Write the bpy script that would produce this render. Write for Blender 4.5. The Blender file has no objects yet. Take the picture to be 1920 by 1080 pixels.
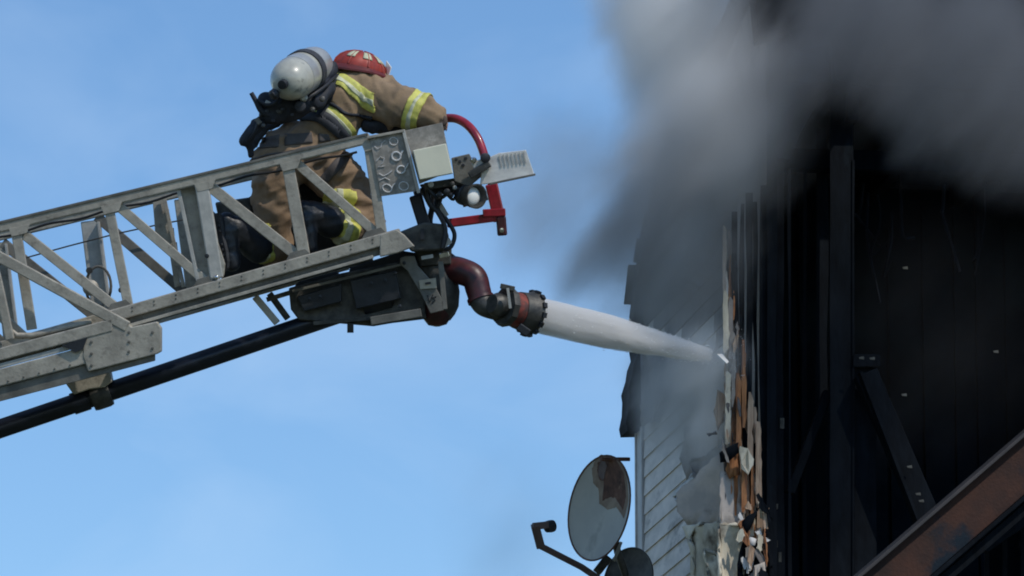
import bpy, bmesh, math, random
from mathutils import Vector, Matrix, noise

random.seed(7)
scene = bpy.context.scene
COL = scene.collection

# ------------------------------------------------------------------ camera
PITCH = math.radians(12.0)
DIST = 30.0                       # metres to the ladder
WIDTH = 5.5                       # metres across the frame at that distance
R = Vector((1, 0, 0))
F = Vector((0, math.cos(PITCH), math.sin(PITCH)))
U = Vector((0, -math.sin(PITCH), math.cos(PITCH)))
EYE = Vector((0, 0, 1.6))
cam_data = bpy.data.cameras.new('camera')
cam_data.sensor_width = 36
cam_data.lens = 36 * DIST / WIDTH
cam_data.clip_start = 0.1
cam_data.clip_end = 6000
cam = bpy.data.objects.new('camera', cam_data)
cam.location = EYE
cam.rotation_euler = (math.pi / 2 + PITCH, 0, 0)
COL.objects.link(cam)
scene.camera = cam

# ------------------------------------------------------------------ sky, sun, exposure
SUN_DIR = Vector((0.50, -0.50, 0.78)).normalized()
world = bpy.data.worlds.new('World')
scene.world = world
world.use_nodes = True
nt = world.node_tree
nt.nodes.clear()
w_out = nt.nodes.new('ShaderNodeOutputWorld')
w_bg = nt.nodes.new('ShaderNodeBackground')
w_sky = nt.nodes.new('ShaderNodeTexSky')
w_sky.sky_type = 'NISHITA'
w_sky.sun_disc = False
w_sky.sun_elevation = math.asin(SUN_DIR.z)
w_sky.sun_rotation = math.atan2(SUN_DIR.x, SUN_DIR.y)
w_sky.altitude = 600
w_sky.air_density = 1.0
w_sky.dust_density = 0.0
w_sky.ozone_density = 4.0
w_tc = nt.nodes.new('ShaderNodeTexCoord')
w_map = nt.nodes.new('ShaderNodeMapping')
w_map.inputs['Scale'].default_value = (1.0, 1.0, 1.6)
w_noise = nt.nodes.new('ShaderNodeTexNoise')
w_noise.inputs['Scale'].default_value = 16
w_noise.inputs['Detail'].default_value = 5
w_noise.inputs['Roughness'].default_value = 0.5
w_noise.inputs['Distortion'].default_value = 0.4
w_ramp = nt.nodes.new('ShaderNodeMapRange')
w_ramp.inputs['From Min'].default_value = 0.42
w_ramp.inputs['From Max'].default_value = 0.78
w_ramp.inputs['To Min'].default_value = 0.05
w_ramp.inputs['To Max'].default_value = 0.34
w_hsv = nt.nodes.new('ShaderNodeHueSaturation')
w_hsv.inputs['Saturation'].default_value = 1.15
w_mix = nt.nodes.new('ShaderNodeMix')
w_mix.data_type = 'RGBA'
w_mix.inputs[7].default_value = (4.6, 5.9, 7.6, 1)      # thin pale cloud veil, in the sky's own units
nt.links.new(w_tc.outputs['Generated'], w_map.inputs['Vector'])
nt.links.new(w_map.outputs[0], w_noise.inputs['Vector'])
nt.links.new(w_noise.outputs['Fac'], w_ramp.inputs['Value'])
nt.links.new(w_sky.outputs[0], w_hsv.inputs['Color'])
nt.links.new(w_hsv.outputs[0], w_mix.inputs[6])
nt.links.new(w_ramp.outputs[0], w_mix.inputs[0])
nt.links.new(w_mix.outputs[2], w_bg.inputs['Color'])
w_bg.inputs['Strength'].default_value = 0.136
nt.links.new(w_bg.outputs[0], w_out.inputs[0])

sun_data = bpy.data.lights.new('sun', 'SUN')
sun_data.energy = 2.5
sun_data.angle = math.radians(0.6)
sun_data.color = (1.0, 0.95, 0.87)
sun = bpy.data.objects.new('sun', sun_data)
sun.rotation_euler = SUN_DIR.to_track_quat('Z', 'Y').to_euler()
sun.location = (20, -20, 40)
COL.objects.link(sun)

scene.view_settings.view_transform = 'Standard'
scene.view_settings.look = 'None'
scene.view_settings.exposure = 0.0
scene.view_settings.gamma = 1.0
scene.view_settings.use_curve_mapping = False
scene.render.engine = 'CYCLES'
scene.cycles.use_denoising = True
scene.cycles.pixel_filter_type = 'BLACKMAN_HARRIS'
scene.cycles.filter_width = 1.9
scene.cycles.max_bounces = 6
scene.cycles.volume_bounces = 4
scene.cycles.volume_step_rate = 1.0
scene.cycles.volume_max_steps = 128


# ------------------------------------------------------------------ helpers
PX = WIDTH / 1920.0


def V(px, py, d=0.0):
    """point seen at photo pixel (px, py), DIST + d metres into the scene"""
    z = DIST + d
    k = PX / DIST * z
    return EYE + R * ((px - 960) * k) + U * ((540 - py) * k) + F * z


def on_plane(px, py, p0, n, off=0.0):
    d = V(px, py, 0) - EYE
    t = (p0 + n * off - EYE).dot(n) / d.dot(n)
    return EYE + d * t


def tag(o, label=None, cat=None, group=None, kind=None):
    if label: o['label'] = label
    if cat: o['category'] = cat
    if group: o['group'] = group
    if kind: o['kind'] = kind
    return o


def thing(name, label, cat, loc, group=None):
    o = bpy.data.objects.new(name, None)
    o.empty_display_size = 0.2
    o.location = loc
    COL.objects.link(o)
    return tag(o, label, cat, group)


def origin_of(parent):
    p = Vector((0, 0, 0))
    while parent is not None:
        p += Vector(parent.location)
        parent = parent.parent
    return p


class MB:
    def __init__(self):
        self.v = []
        self.f = []

    def add(self, vs, fs):
        b = len(self.v)
        self.v += [Vector(x) for x in vs]
        self.f += [tuple(b + i for i in f) for f in fs]
        return self

    def box(self, c, ax, ay, az):
        """centre and three half-axis vectors"""
        vs = [c + ax * i + ay * j + az * k for i in (-1, 1) for j in (-1, 1) for k in (-1, 1)]
        fs = [(0, 1, 3, 2), (4, 6, 7, 5), (0, 4, 5, 1), (2, 3, 7, 6), (0, 2, 6, 4), (1, 5, 7, 3)]
        if ax.cross(ay).dot(az) < 0:
            fs = [tuple(reversed(f)) for f in fs]
        return self.add(vs, fs)

    def bar(self, p, q, w, t, n):
        """rectangular bar from p to q, w across in the plane square to n, t along n"""
        a = (q - p)
        s = a.normalized().cross(n).normalized()
        nn = s.cross(a.normalized()).normalized()
        return self.box((p + q) / 2, a / 2, s * (w / 2), nn * (t / 2))

    def prism(self, pts, thick):
        """polygon pts extruded by the vector thick"""
        n = len(pts)
        vs = list(pts) + [p + thick for p in pts]
        area = Vector((0, 0, 0))
        for i in range(n):
            area += (pts[i] - pts[0]).cross(pts[(i + 1) % n] - pts[0])
        top = tuple(range(n))
        fs = [tuple(reversed(top)), tuple(range(n, 2 * n))]
        fs += [(i, (i + 1) % n, n + (i + 1) % n, n + i) for i in range(n)]
        if area.dot(thick) < 0:
            fs = [tuple(reversed(f)) for f in fs]
        return self.add(vs, fs)

    def tube(self, pts, radii, seg=14, closed=False):
        pts = [Vector(p) for p in pts]
        n = len(pts)
        if not hasattr(radii, '__len__'):
            radii = [radii] * n
        vs, fs = [], []
        prev = None
        for i, p in enumerate(pts):
            if closed:
                a = pts[(i + 1) % n] - pts[i - 1]
            else:
                a = pts[min(i + 1, n - 1)] - pts[max(i - 1, 0)]
            a.normalize()
            if prev is None:
                s = a.orthogonal().normalized()
            else:
                s = (prev - a * prev.dot(a)).normalized()
            prev = s
            b = a.cross(s)
            for k in range(seg):
                t = 2 * math.pi * k / seg
                vs.append(p + (s * math.cos(t) + b * math.sin(t)) * radii[i])
        rng = n if closed else n - 1
        for i in range(rng):
            j = (i + 1) % n
            for k in range(seg):
                l = (k + 1) % seg
                fs.append((i * seg + k, i * seg + l, j * seg + l, j * seg + k))
        if not closed:
            fs.append(tuple(reversed(range(seg))))
            fs.append(tuple((n - 1) * seg + k for k in range(seg)))
        return self.add(vs, fs)

    def lathe(self, c, axis, prof, seg=28):
        """profile [(distance along axis, radius)]"""
        axis = axis.normalized()
        pts = [c + axis * h for h, r in prof]
        s = axis.orthogonal().normalized()
        b = axis.cross(s)
        vs, fs = [], []
        for (h, r) in prof:
            for k in range(seg):
                t = 2 * math.pi * k / seg
                vs.append(c + axis * h + (s * math.cos(t) + b * math.sin(t)) * max(r, 1e-4))
        for i in range(len(prof) - 1):
            for k in range(seg):
                l = (k + 1) % seg
                fs.append((i * seg + k, i * seg + l, (i + 1) * seg + l, (i + 1) * seg + k))
        fs.append(tuple(reversed(range(seg))))
        fs.append(tuple((len(prof) - 1) * seg + k for k in range(seg)))
        return self.add(vs, fs)

    def ball(self, c, r, seg=16, rings=10, axes=None):
        ax = axes or (R, U, F)
        rr = r if hasattr(r, '__len__') else (r, r, r)
        vs, fs = [], []
        for i in range(1, rings):
            ph = math.pi * i / rings
            for k in range(seg):
                t = 2 * math.pi * k / seg
                vs.append(c + ax[0] * (rr[0] * math.sin(ph) * math.cos(t)) + ax[2] * (rr[2] * math.sin(ph) * math.sin(t)) + ax[1] * (rr[1] * math.cos(ph)))
        top = len(vs); vs.append(c + ax[1] * rr[1])
        bot = len(vs); vs.append(c - ax[1] * rr[1])
        for i in range(rings - 2):
            for k in range(seg):
                l = (k + 1) % seg
                fs.append((i * seg + k, i * seg + l, (i + 1) * seg + l, (i + 1) * seg + k))
        for k in range(seg):
            l = (k + 1) % seg
            fs.append((top, l, k))
            fs.append((bot, (rings - 2) * seg + k, (rings - 2) * seg + l))
        return self.add(vs, fs)

    def build(self, name, mat, parent=None, smooth=False, bevel=0.0, label=None, seg=2, fix=True):
        me = bpy.data.meshes.new(name)
        o0 = origin_of(parent)
        me.from_pydata([tuple(p - o0) for p in self.v], [], self.f)
        me.update()
        if fix:
            bm = bmesh.new(); bm.from_mesh(me)
            bmesh.ops.recalc_face_normals(bm, faces=bm.faces)
            bm.to_mesh(me); bm.free()
        me.materials.append(mat)
        if smooth:
            for p in me.polygons: p.use_smooth = True
            me.set_sharp_from_angle(angle=math.radians(40))
        o = bpy.data.objects.new(name, me)
        COL.objects.link(o)
        if parent is not None: o.parent = parent
        if bevel:
            m = o.modifiers.new('edge', 'BEVEL')
            m.width = bevel; m.segments = seg; m.limit_method = 'ANGLE'
            m.angle_limit = math.radians(35)
            m.harden_normals = False
        if label: o['label'] = label
        return o


def mat(name, c1, c2=None, rough=0.6, metal=0.0, scale=6.0, bump=0.0, bscale=40.0, stretch=(1, 1, 1), r2=None,
        lo=0.35, hi=0.65, detail=6.0, c3=None, s3=2.0, lo3=0.55, hi3=0.68, coat=0.0, sheen=0.0, spec=0.5):
    m = bpy.data.materials.new(name)
    m.use_nodes = True
    n, l = m.node_tree.nodes, m.node_tree.links
    b = n['Principled BSDF']
    b.inputs['Roughness'].default_value = rough
    b.inputs['Metallic'].default_value = metal
    b.inputs['Specular IOR Level'].default_value = spec
    if coat: b.inputs['Coat Weight'].default_value = coat
    if sheen:
        b.inputs['Sheen Weight'].default_value = sheen
        b.inputs['Sheen Roughness'].default_value = 0.6
    c2 = c2 or tuple(x * 0.7 for x in c1)
    tc = n.new('ShaderNodeTexCoord')
    mp = n.new('ShaderNodeMapping')
    mp.inputs['Scale'].default_value = stretch
    l.new(tc.outputs['Object'], mp.inputs['Vector'])
    t = n.new('ShaderNodeTexNoise')
    t.inputs['Scale'].default_value = scale
    t.inputs['Detail'].default_value = detail
    t.inputs['Roughness'].default_value = 0.62
    l.new(mp.outputs[0], t.inputs['Vector'])
    r = n.new('ShaderNodeMapRange')
    r.inputs['From Min'].default_value = lo
    r.inputs['From Max'].default_value = hi
    l.new(t.outputs['Fac'], r.inputs['Value'])
    mx = n.new('ShaderNodeMix'); mx.data_type = 'RGBA'
    mx.inputs[6].default_value = (*c2, 1)
    mx.inputs[7].default_value = (*c1, 1)
    l.new(r.outputs[0], mx.inputs[0])
    col = mx.outputs[2]
    if c3:
        t3 = n.new('ShaderNodeTexNoise')
        t3.inputs['Scale'].default_value = s3
        t3.inputs['Detail'].default_value = 7
        t3.inputs['Roughness'].default_value = 0.65
        l.new(mp.outputs[0], t3.inputs['Vector'])
        r3 = n.new('ShaderNodeMapRange')
        r3.inputs['From Min'].default_value = lo3
        r3.inputs['From Max'].default_value = hi3
        l.new(t3.outputs['Fac'], r3.inputs['Value'])
        m3 = n.new('ShaderNodeMix'); m3.data_type = 'RGBA'
        l.new(r3.outputs[0], m3.inputs[0])
        l.new(col, m3.inputs[6])
        m3.inputs[7].default_value = (*c3, 1)
        col = m3.outputs[2]
    l.new(col, b.inputs['Base Color'])
    if r2 is not None:
        rr = n.new('ShaderNodeMapRange')
        rr.inputs['To Min'].default_value = r2
        rr.inputs['To Max'].default_value = rough
        l.new(t.outputs['Fac'], rr.inputs['Value'])
        l.new(rr.outputs[0], b.inputs['Roughness'])
    if bump:
        tb = n.new('ShaderNodeTexNoise')
        tb.inputs['Scale'].default_value = bscale
        tb.inputs['Detail'].default_value = 4
        l.new(mp.outputs[0], tb.inputs['Vector'])
        bp = n.new('ShaderNodeBump')
        bp.inputs['Strength'].default_value = 1.0
        bp.inputs['Distance'].default_value = bump
        l.new(tb.outputs['Fac'], bp.inputs['Height'])
        l.new(bp.outputs[0], b.inputs['Normal'])
    return m


M = dict(
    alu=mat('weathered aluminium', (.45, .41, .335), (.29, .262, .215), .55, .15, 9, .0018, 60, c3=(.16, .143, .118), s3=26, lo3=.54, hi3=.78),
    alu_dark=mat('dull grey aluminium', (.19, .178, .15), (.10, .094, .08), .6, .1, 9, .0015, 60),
    alu_light=mat('bright aluminium', (.52, .50, .45), (.36, .35, .32), .5, .15, 12, .001, 80),
    brushed=mat('brushed sheet', (.88, .84, .78), (.55, .52, .49), .42, .3, 7, .0008, 90, stretch=(1, 8, 1)),
    steel=mat('chrome', (.75, .74, .72), (.5, .5, .5), .14, 1.0, 12),
    panel=mat('smudged grey panel', (.33, .30, .26), (.19, .175, .15), .65, .0, 22, .0006, 60, c3=(.44, .41, .36), s3=30, lo3=.54, hi3=.72),
    cream=mat('greenish cream box', (.80, .76, .58), (.70, .67, .52), .55, 0, 5, .0006, 40),
    chalk=mat('white paint scrawl', (.72, .71, .69), (.50, .49, .48), .8, 0, 60),
    red=mat('red enamel', (.40, .018, .035), (.22, .010, .02), .3, 0, 14, coat=.4),
    maroon=mat('dark red paint', (.085, .012, .014), (.03, .009, .011), .42, 0, 11, .001, 50, c3=(.016, .012, .014), s3=9),
    glare=mat('painted glare and shield white', (.92, .90, .84), (.85, .83, .78), .3, 0, 12, coat=.5),  # on the lamp, white stands in for chrome reflecting sun and sky
    redband=mat('worn red ring', (.28, .05, .03), (.09, .022, .018), .6, 0, 22, c3=(.05, .03, .025), s3=14, lo3=.52, hi3=.66),
    black=mat('black rubber', (.018, .020, .025), (.009, .010, .013), .5, 0, 15, .001, 60),
    pipe=mat('black anodised pipe', (.014, .018, .030), (.008, .010, .016), .33, .2, 10),
    gun=mat('dirty gunmetal', (.095, .090, .078), (.030, .029, .027), .5, .3, 16, .0015, 50),
    tan=mat('tan sticker', (.46, .40, .29), (.34, .29, .22), .6, 0, 30),
    coat=mat('brown turnout cloth', (.33, .222, .125), (.205, .140, .080), .9, 0, 9, .0016, 160, sheen=.06, c3=(.11, .075, .05), s3=11, lo3=.55, hi3=.78),
    trousers=mat('tan brown turnout cloth', (.32, .212, .125), (.21, .142, .085), .9, 0, 9, .0016, 160, sheen=.06, c3=(.11, .075, .05), s3=9, lo3=.54, hi3=.78),
    patch=mat('dark grey brown patch', (.105, .090, .082), (.078, .068, .064), .8, 0, 20, .001, 200),
    lime=mat('lime yellow trim', (.70, .66, .13), (.50, .48, .11), .6, 0, 30, .0008, 200),
    silver=mat('silver trim', (.66, .65, .44), (.46, .46, .30), .5, 0, 30),
    boot=mat('black boot leather', (.018, .022, .030), (.010, .012, .016), .45, 0, 18, .002, 60),
    sole=mat('boot sole', (.04, .042, .046), (.02, .02, .022), .8, 0, 30),
    glove=mat('brown glove', (.11, .075, .055), (.06, .045, .035), .8, 0, 20, .001, 90),
    skin=mat('skin', (.45, .27, .20), (.38, .22, .16), .55, 0, 9),
    helmet=mat('red helmet shell', (.42, .046, .022), (.22, .028, .016), .48, 0, 12, coat=.15, c3=(.12, .022, .016), s3=16, lo3=.56, hi3=.72),
    helmet_dark=mat('scuffed red brim', (.17, .020, .018), (.08, .014, .013), .5, 0, 12),
    tank=mat('pale grey cylinder', (.50, .49, .41), (.36, .35, .30), .33, 0, 9, coat=.3, c3=(.14, .135, .115), s3=14, lo3=.58, hi3=.72),
    tank_top=mat('grey cylinder shoulder', (.40, .40, .37), (.28, .28, .27), .3, 0, 8, coat=.35, c3=(.16, .16, .15), s3=12, lo3=.62, hi3=.74),
    harness=mat('black nylon', (.022, .026, .036), (.010, .012, .018), .7, 0, 20, .001, 160),
    belt=mat('charcoal webbing', (.050, .052, .060), (.026, .027, .032), .75, 0, 24, .001, 200),
    siding=mat('smoke stained pale siding', (.82, .73, .64), (.60, .54, .47), .75, 0, 3.5, .0006, 60, stretch=(1, 1, 3), c3=(.28, .25, .22), s3=1.3, lo3=.58, hi3=.72),
    siding_dark=mat('scorched siding', (.30, .26, .23), (.14, .12, .11), .85, 0, 4, .002, 50, c3=(.05, .043, .04), s3=2.2, lo3=.52, hi3=.70),
    siding_black=mat('burnt siding', (.075, .068, .064), (.028, .026, .025), .9, 0, 4, .003, 50, c3=(.012, .011, .011), s3=2.6, lo3=.5, hi3=.66, spec=.2),
    trim=mat('sooty white trim', (.68, .65, .61), (.48, .46, .43), .65, 0, 5),
    sheath=mat('sooty sheathing', (.42, .36, .31), (.20, .175, .15), .9, 0, 3.0, .002, 40, stretch=(1, 1, .4), c3=(.10, .085, .07), s3=3, lo3=.54, hi3=.68),
    greyboard=mat('grey gypsum sheet', (.66, .56, .47), (.42, .365, .32), .85, 0, 5, .0015, 30, c3=(.22, .19, .16), s3=7, lo3=.58, hi3=.72),
    paper=mat('torn cream insulation', (.74, .655, .50), (.46, .40, .30), .9, 0, 9, .006, 22, stretch=(1, 1, .5), c3=(.15, .115, .08), s3=8, lo3=.54, hi3=.70),
    wood=mat('split orange wood', (.56, .235, .085), (.24, .09, .035), .8, 0, 14, .004, 30, stretch=(7, 7, .5), c3=(.035, .018, .011), s3=4.5, lo3=.50, hi3=.62),
    paleWood=mat('bare pale wood', (.58, .40, .27), (.34, .21, .13), .8, 0, 12, .003, 30, stretch=(7, 7, .5), c3=(.07, .036, .022), s3=5, lo3=.53, hi3=.66),
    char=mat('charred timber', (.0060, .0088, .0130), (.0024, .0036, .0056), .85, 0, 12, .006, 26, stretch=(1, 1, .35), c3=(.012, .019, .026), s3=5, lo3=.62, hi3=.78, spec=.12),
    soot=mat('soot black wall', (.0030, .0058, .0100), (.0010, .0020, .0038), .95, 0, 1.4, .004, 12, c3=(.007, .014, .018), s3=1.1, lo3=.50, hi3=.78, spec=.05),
    shingle=mat('burnt shingles', (.020, .020, .023), (.009, .009, .010), .9, 0, 8, .004, 22, spec=.2),
    rust=mat('rust brown painted steel', (.070, .032, .022), (.036, .022, .019), .8, .0, 5, .003, 60, c3=(.010, .018, .027), s3=1.5, lo3=.47, hi3=.55, spec=.2),
    rust_edge=mat('dull steel edge', (.050, .040, .038), (.026, .023, .023), .6, .1, 5),
    dish=mat('grey painted dish', (.50, .475, .39), (.40, .38, .32), .5, 0, 4, c3=(.27, .25, .20), s3=5, lo3=.6, hi3=.8),
    dish_burn=mat('scorched dish paint', (.20, .105, .070), (.075, .042, .032), .8, 0, 12, c3=(.42, .28, .18), s3=8, lo3=.58, hi3=.70, spec=.2),
    dish_soot=mat('sooty dish paint', (.38, .30, .22), (.22, .155, .11), .8, 0, 9, spec=.2),
    arm=mat('brown feed arm', (.14, .085, .070), (.07, .045, .040), .55, 0, 10),
    ground=mat('grass and dirt', (.09, .10, .045), (.055, .060, .032), .95, 0, .8, c3=(.12, .10, .075), s3=.2),
)

def smooth_path(pts_, n=8):
    out = []
    P = [Vector(p) for p in pts_]
    for i in range(len(P) - 1):
        p0 = P[max(i - 1, 0)]; p1 = P[i]; p2 = P[i + 1]; p3 = P[min(i + 2, len(P) - 1)]
        for k in range(n):
            t = k / n
            out.append(.5 * ((2 * p1) + (-p0 + p2) * t + (2 * p0 - 5 * p1 + 4 * p2 - p3) * t * t + (-p0 + 3 * p1 - 3 * p2 + p3) * t ** 3))
    out.append(P[-1])
    return out

# ------------------------------------------------------------------ ground
g = MB().add([Vector((-2500, -2500, 0)), Vector((2500, -2500, 0)), Vector((2500, 2500, 0)), Vector((-2500, 2500, 0))], [(0, 1, 2, 3)])
tag(g.build('ground', M['ground']), kind='structure')

# ================================================================== BURNT HOUSE
C1 = V(1446, 900, 1.0)                       # near corner of the side wall
C2 = V(1203, 900, 4.9)                       # far corner
C1.z = 0; C2.z = 0
wdir = (C2 - C1).normalized()
wn = wdir.cross(Vector((0, 0, 1))).normalized()
if wn.x > 0: wn = -wn                        # outward normal: to the left, a little towards the camera
fdir = Vector((-wn.x, -wn.y, 0)).normalized()  # along the front, to the right
fn = -wdir                                   # outward normal of the front
Z = Vector((0, 0, 1))
house = thing('burnt_house', 'burnt out wooden house with grey clapboard side wall and pitch black front under the smoke', 'house', C1)


def SW(px, py, off=0.0):
    return on_plane(px, py, C1, wn, off)


def FP(px, py, off=0.0):
    return on_plane(px, py, C1, fn, off)


# ---- side wall: sheathing sheet, cut along the roof slope
outline = [(1203, 640), (1212, 560), (1226, 470), (1262, 330), (1310, 215), (1352, 130), (1400, 20), (1446, -60)]
pts = [C1 + wdir * .2, C2.copy()] + [SW(x, y) for x, y in outline]
pts[-1] = pts[-1] + wdir * .2
MB().prism([p - wn * .002 for p in pts], -wn * 0.03).build('side_wall', M['sheath'], house)

# ---- clapboards, each a board of its own
wlen = (C2 - C1).length
z_lo = 4.6
nb = 0
b_h = 0.118
lim = [((p - C1).dot(wdir), p.z) for p in [SW(x, y) for x, y in outline]]
def top_at(s):
    for (s0, z0), (s1, z1) in zip(lim[:-1], lim[1:]):
        if min(s0, s1) <= s <= max(s0, s1):
            return z0 + (z1 - z0) * (s - s0) / (s1 - s0)
    return lim[0][1]
z = z_lo
while z < 12.5:
    # the burnt near end of every board stops unevenly short of the corner
    zc = z
    s1 = wlen - 0.16
    while s1 > 0.5 and top_at(s1) < zc + b_h: s1 -= 0.05
    base = 1.55 if zc < 7.2 else 0.75
    s0 = base + 0.55 * noise.noise(Vector((zc * 1.7, 3, 1))) + random.uniform(-.12, .12)
    if s1 - s0 > 0.15:
        s_soot = (zc - 7.80 + random.uniform(-.07, .07)) / .68 * wlen + .45 * noise.noise(Vector((zc * 5, 0, 0)))
        cuts = [(s0, s1, 'siding')]
        if s_soot > s1 - .15: cuts = [(s0, s1, 'siding_dark')]
        elif s_soot > s0 + .15: cuts = [(s0, s_soot - .003, 'siding_dark'), (s_soot, s1, 'siding')]
        if zc > 8.5 + .3 * noise.noise(Vector((zc * 2, 4, 0))): cuts = [(s0, s1, 'siding_black')]
        for c0, c1, mm in cuts:
            m = MB()
            a0 = C1 + wdir * c0 + Z * zc
            a1 = C1 + wdir * c1 + Z * zc
            j = random.uniform(-.08, .08) if c0 == s0 else 0
            sag = random.uniform(-.006, .006)
            quad = lambda a, e: [a + wn * 0.004, a + wn * (0.017 + sag * .4), a + wn * (0.007) + Z * (b_h + 0.012) + wdir * e, a + wn * 0.002 + Z * (b_h + 0.012) + wdir * e]
            m.add(quad(a0, j) + quad(a1, 0), [(0, 1, 2, 3), (7, 6, 5, 4), (0, 4, 5, 1), (1, 5, 6, 2), (2, 6, 7, 3), (3, 7, 4, 0)])
            m.build('siding_board', M[mm], house)
    z += b_h
# lower storey below the picture: one plain clad sheet down to the ground
MB().box(C1 + wdir * (wlen / 2) + Z * (z_lo / 2) + wn * 0.01, wdir * (wlen / 2), Z * (z_lo / 2 - .003), wn * 0.009).build('lower_wall', M['siding'], house)

# far corner trim boards
MB().box(C2 - wdir * 0.075 + wn * 0.016 + Z * 4.0, wdir * 0.075, Z * 4.0, wn * 0.013).build('corner_trim', M['trim'], house, bevel=.004)
MB().box(C2 + wdir * 0.012 + fdir * 0.05 + Z * 4.0, wdir * 0.012, Z * 4.0, fdir * 0.09).build('corner_trim', M['trim'], house, bevel=.004)

# ---- other walls of the house, mostly out of sight
W_H = 9.2
depth_in = wlen
house_w = 7.0
far_r = C2 + fdir * house_w
near_r = C1 + fdir * house_w
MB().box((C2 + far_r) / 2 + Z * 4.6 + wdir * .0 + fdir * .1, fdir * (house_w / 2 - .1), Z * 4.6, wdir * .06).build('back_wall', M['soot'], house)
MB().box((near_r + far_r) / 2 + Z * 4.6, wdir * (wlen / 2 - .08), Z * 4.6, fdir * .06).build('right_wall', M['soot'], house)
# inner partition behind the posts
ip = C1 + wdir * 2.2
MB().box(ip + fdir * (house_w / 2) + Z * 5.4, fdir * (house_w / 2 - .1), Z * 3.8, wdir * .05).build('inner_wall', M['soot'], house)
# floor slabs (the porch floor is below the picture) and ceiling
MB().box(C1 + wdir * 1.1 + fdir * (house_w / 2) + Z * 5.2, fdir * (house_w / 2 - .1), Z * .1, wdir * 1.05).build('porch_floor', M['char'], house)
MB().box(C1 + wdir * 1.1 + fdir * (house_w / 2) + Z * 9.32, fdir * (house_w / 2 - .1), Z * .06, wdir * 1.2).build('ceiling', M['soot'], house)
# vertical charred boards on the inner wall so that it is not one flat sheet
x = 0.25
while x < 5.0:
    wd = random.uniform(.13, .22)
    hgt = random.uniform(3.6, 4.0)
    MB().box(ip + fdir * (x + wd / 2) + Z * (5.3 + hgt / 2) - wdir * (.05 + random.uniform(.012, .03)), fdir * (wd / 2 - .006), Z * hgt / 2, wdir * .012).build('wall_plank', M['soot'], house)
    x += wd + random.choice([.004, .01, .06])
# ceiling joists
for k in range(9):
    MB().box(C1 + fdir * (.5 + k * .55) + wdir * 1.1 + Z * 9.17, fdir * .03, Z * .085, wdir * 1.08).build('joist', M['char'], house)

# ---- corner: layered charred boards seen edge on
def plank(px0, px1, top, bot, off0, off1, m, name, jag=0.0, face='front', n=7, bevel=0):
    """upright plank whose front covers px0..px1, with uneven edges"""
    pl = FP
    l, r_ = [], []
    for i in range(n + 1):
        y = top + (bot - top) * i / n
        split = name == 'split_board'
        tip = random.uniform(.25, .6) * (px1 - px0) if split and i in (0, n) else 0
        kl, kr = (jag * .3, jag * (.9 if i % 2 else .25)) if split else (jag, jag)
        yy = y + (random.uniform(-jag, jag) * 2 if i in (0, n) else random.uniform(-5, 5) if split else 0)
        l.append((px0 + random.uniform(-kl, kl) + tip * .3, yy))
        r_.append((px1 + random.uniform(-kr, kr) - tip, yy + (random.uniform(-6, 6) if split and 0 < i < n else 0)))
    mb = MB()
    for i in range(n):
        q = [pl(*l[i], off0), pl(*r_[i], off0), pl(*r_[i + 1], off0), pl(*l[i + 1], off0)]
        k = [pl(*l[i], off1), pl(*r_[i], off1), pl(*r_[i + 1], off1), pl(*l[i + 1], off1)]
        b = len(mb.v)
        mb.v += q + k
        mb.f += [(b, b + 1, b + 2, b + 3), (b + 7, b + 6, b + 5, b + 4), (b, b + 3, b + 7, b + 4), (b + 1, b + 5, b + 6, b + 2)]
        if i == 0: mb.f.append((b, b + 4, b + 5, b + 1))
        if i == n - 1: mb.f.append((b + 3, b + 2, b + 6, b + 7))
    o = mb.build(name, m, house, fix=False)
    bm = bmesh.new(); bm.from_mesh(o.data)
    bmesh.ops.remove_doubles(bm, verts=bm.verts, dist=1e-5)
    bmesh.ops.recalc_face_normals(bm, faces=bm.faces)
    bm.to_mesh(o.data); bm.free()
    return o


for (a, b, t, bt, o0, th, m) in [
        (1372, 1384, 395, 1150, .05, .05, 'char'), (1387, 1396, 380, 900, .02, .05, 'char'),
        (1399, 1410, 365, 860, .06, .05, 'char'), (1413, 1421, 380, 900, .03, .05, 'char'),
        (1424, 1440, 350, 1160, .07, .08, 'char'), (1442, 1452, 290, 1160, .03, .08, 'char'),
        (1455, 1470, 270, 1160, -.06, .06, 'char'), (1478, 1484, 320, 1160, -.05, .05, 'char'),
        (1505, 1512, 300, 1160, -.35, .06, 'char'), (1530, 1552, 240, 1160, -.45, .08, 'char')]:
    plank(a, b, t, bt, o0, o0 - th, M[m], 'corner_board', jag=2.2)
# peeled, split layers at the corner: cream facing, orange wood, pale wood
for (a, b, t, bt, o0, m, jg) in [
        (1355, 1362, 425, 560, .10, 'paper', 1.6), (1357, 1367, 548, 668, .11, 'paper', 2.6), (1360, 1373, 640, 742, .12, 'paper', 2.6),
        (1364, 1371, 430, 650, .095, 'siding_dark', 1.2), (1372, 1380, 600, 760, .10, 'paleWood', 2.0),
        (1362, 1371, 740, 838, .13, 'trim', 3.0), (1375, 1386, 690, 830, .12, 'wood', 2.0), (1384, 1394, 640, 900, .10, 'wood', 2.2),
        (1396, 1404, 745, 870, .13, 'paleWood', 2.2), (1403, 1412, 770, 960, .11, 'wood', 2.4), (1412, 1420, 765, 830, .135, 'paleWood', 2.0),
        (1420, 1428, 800, 960, .14, 'paleWood', 1.6), (1392, 1402, 860, 930, .12, 'wood', 2.5), (1407, 1417, 940, 1010, .14, 'paper', 3.2),
        (1419, 1430, 955, 1075, .15, 'paleWood', 3.2), (1398, 1408, 985, 1090, .14, 'paper', 3.5)]:
    plank(a, b, t, bt, o0, o0 - .05, M[m], 'split_board', jag=jg, n=8)


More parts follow.
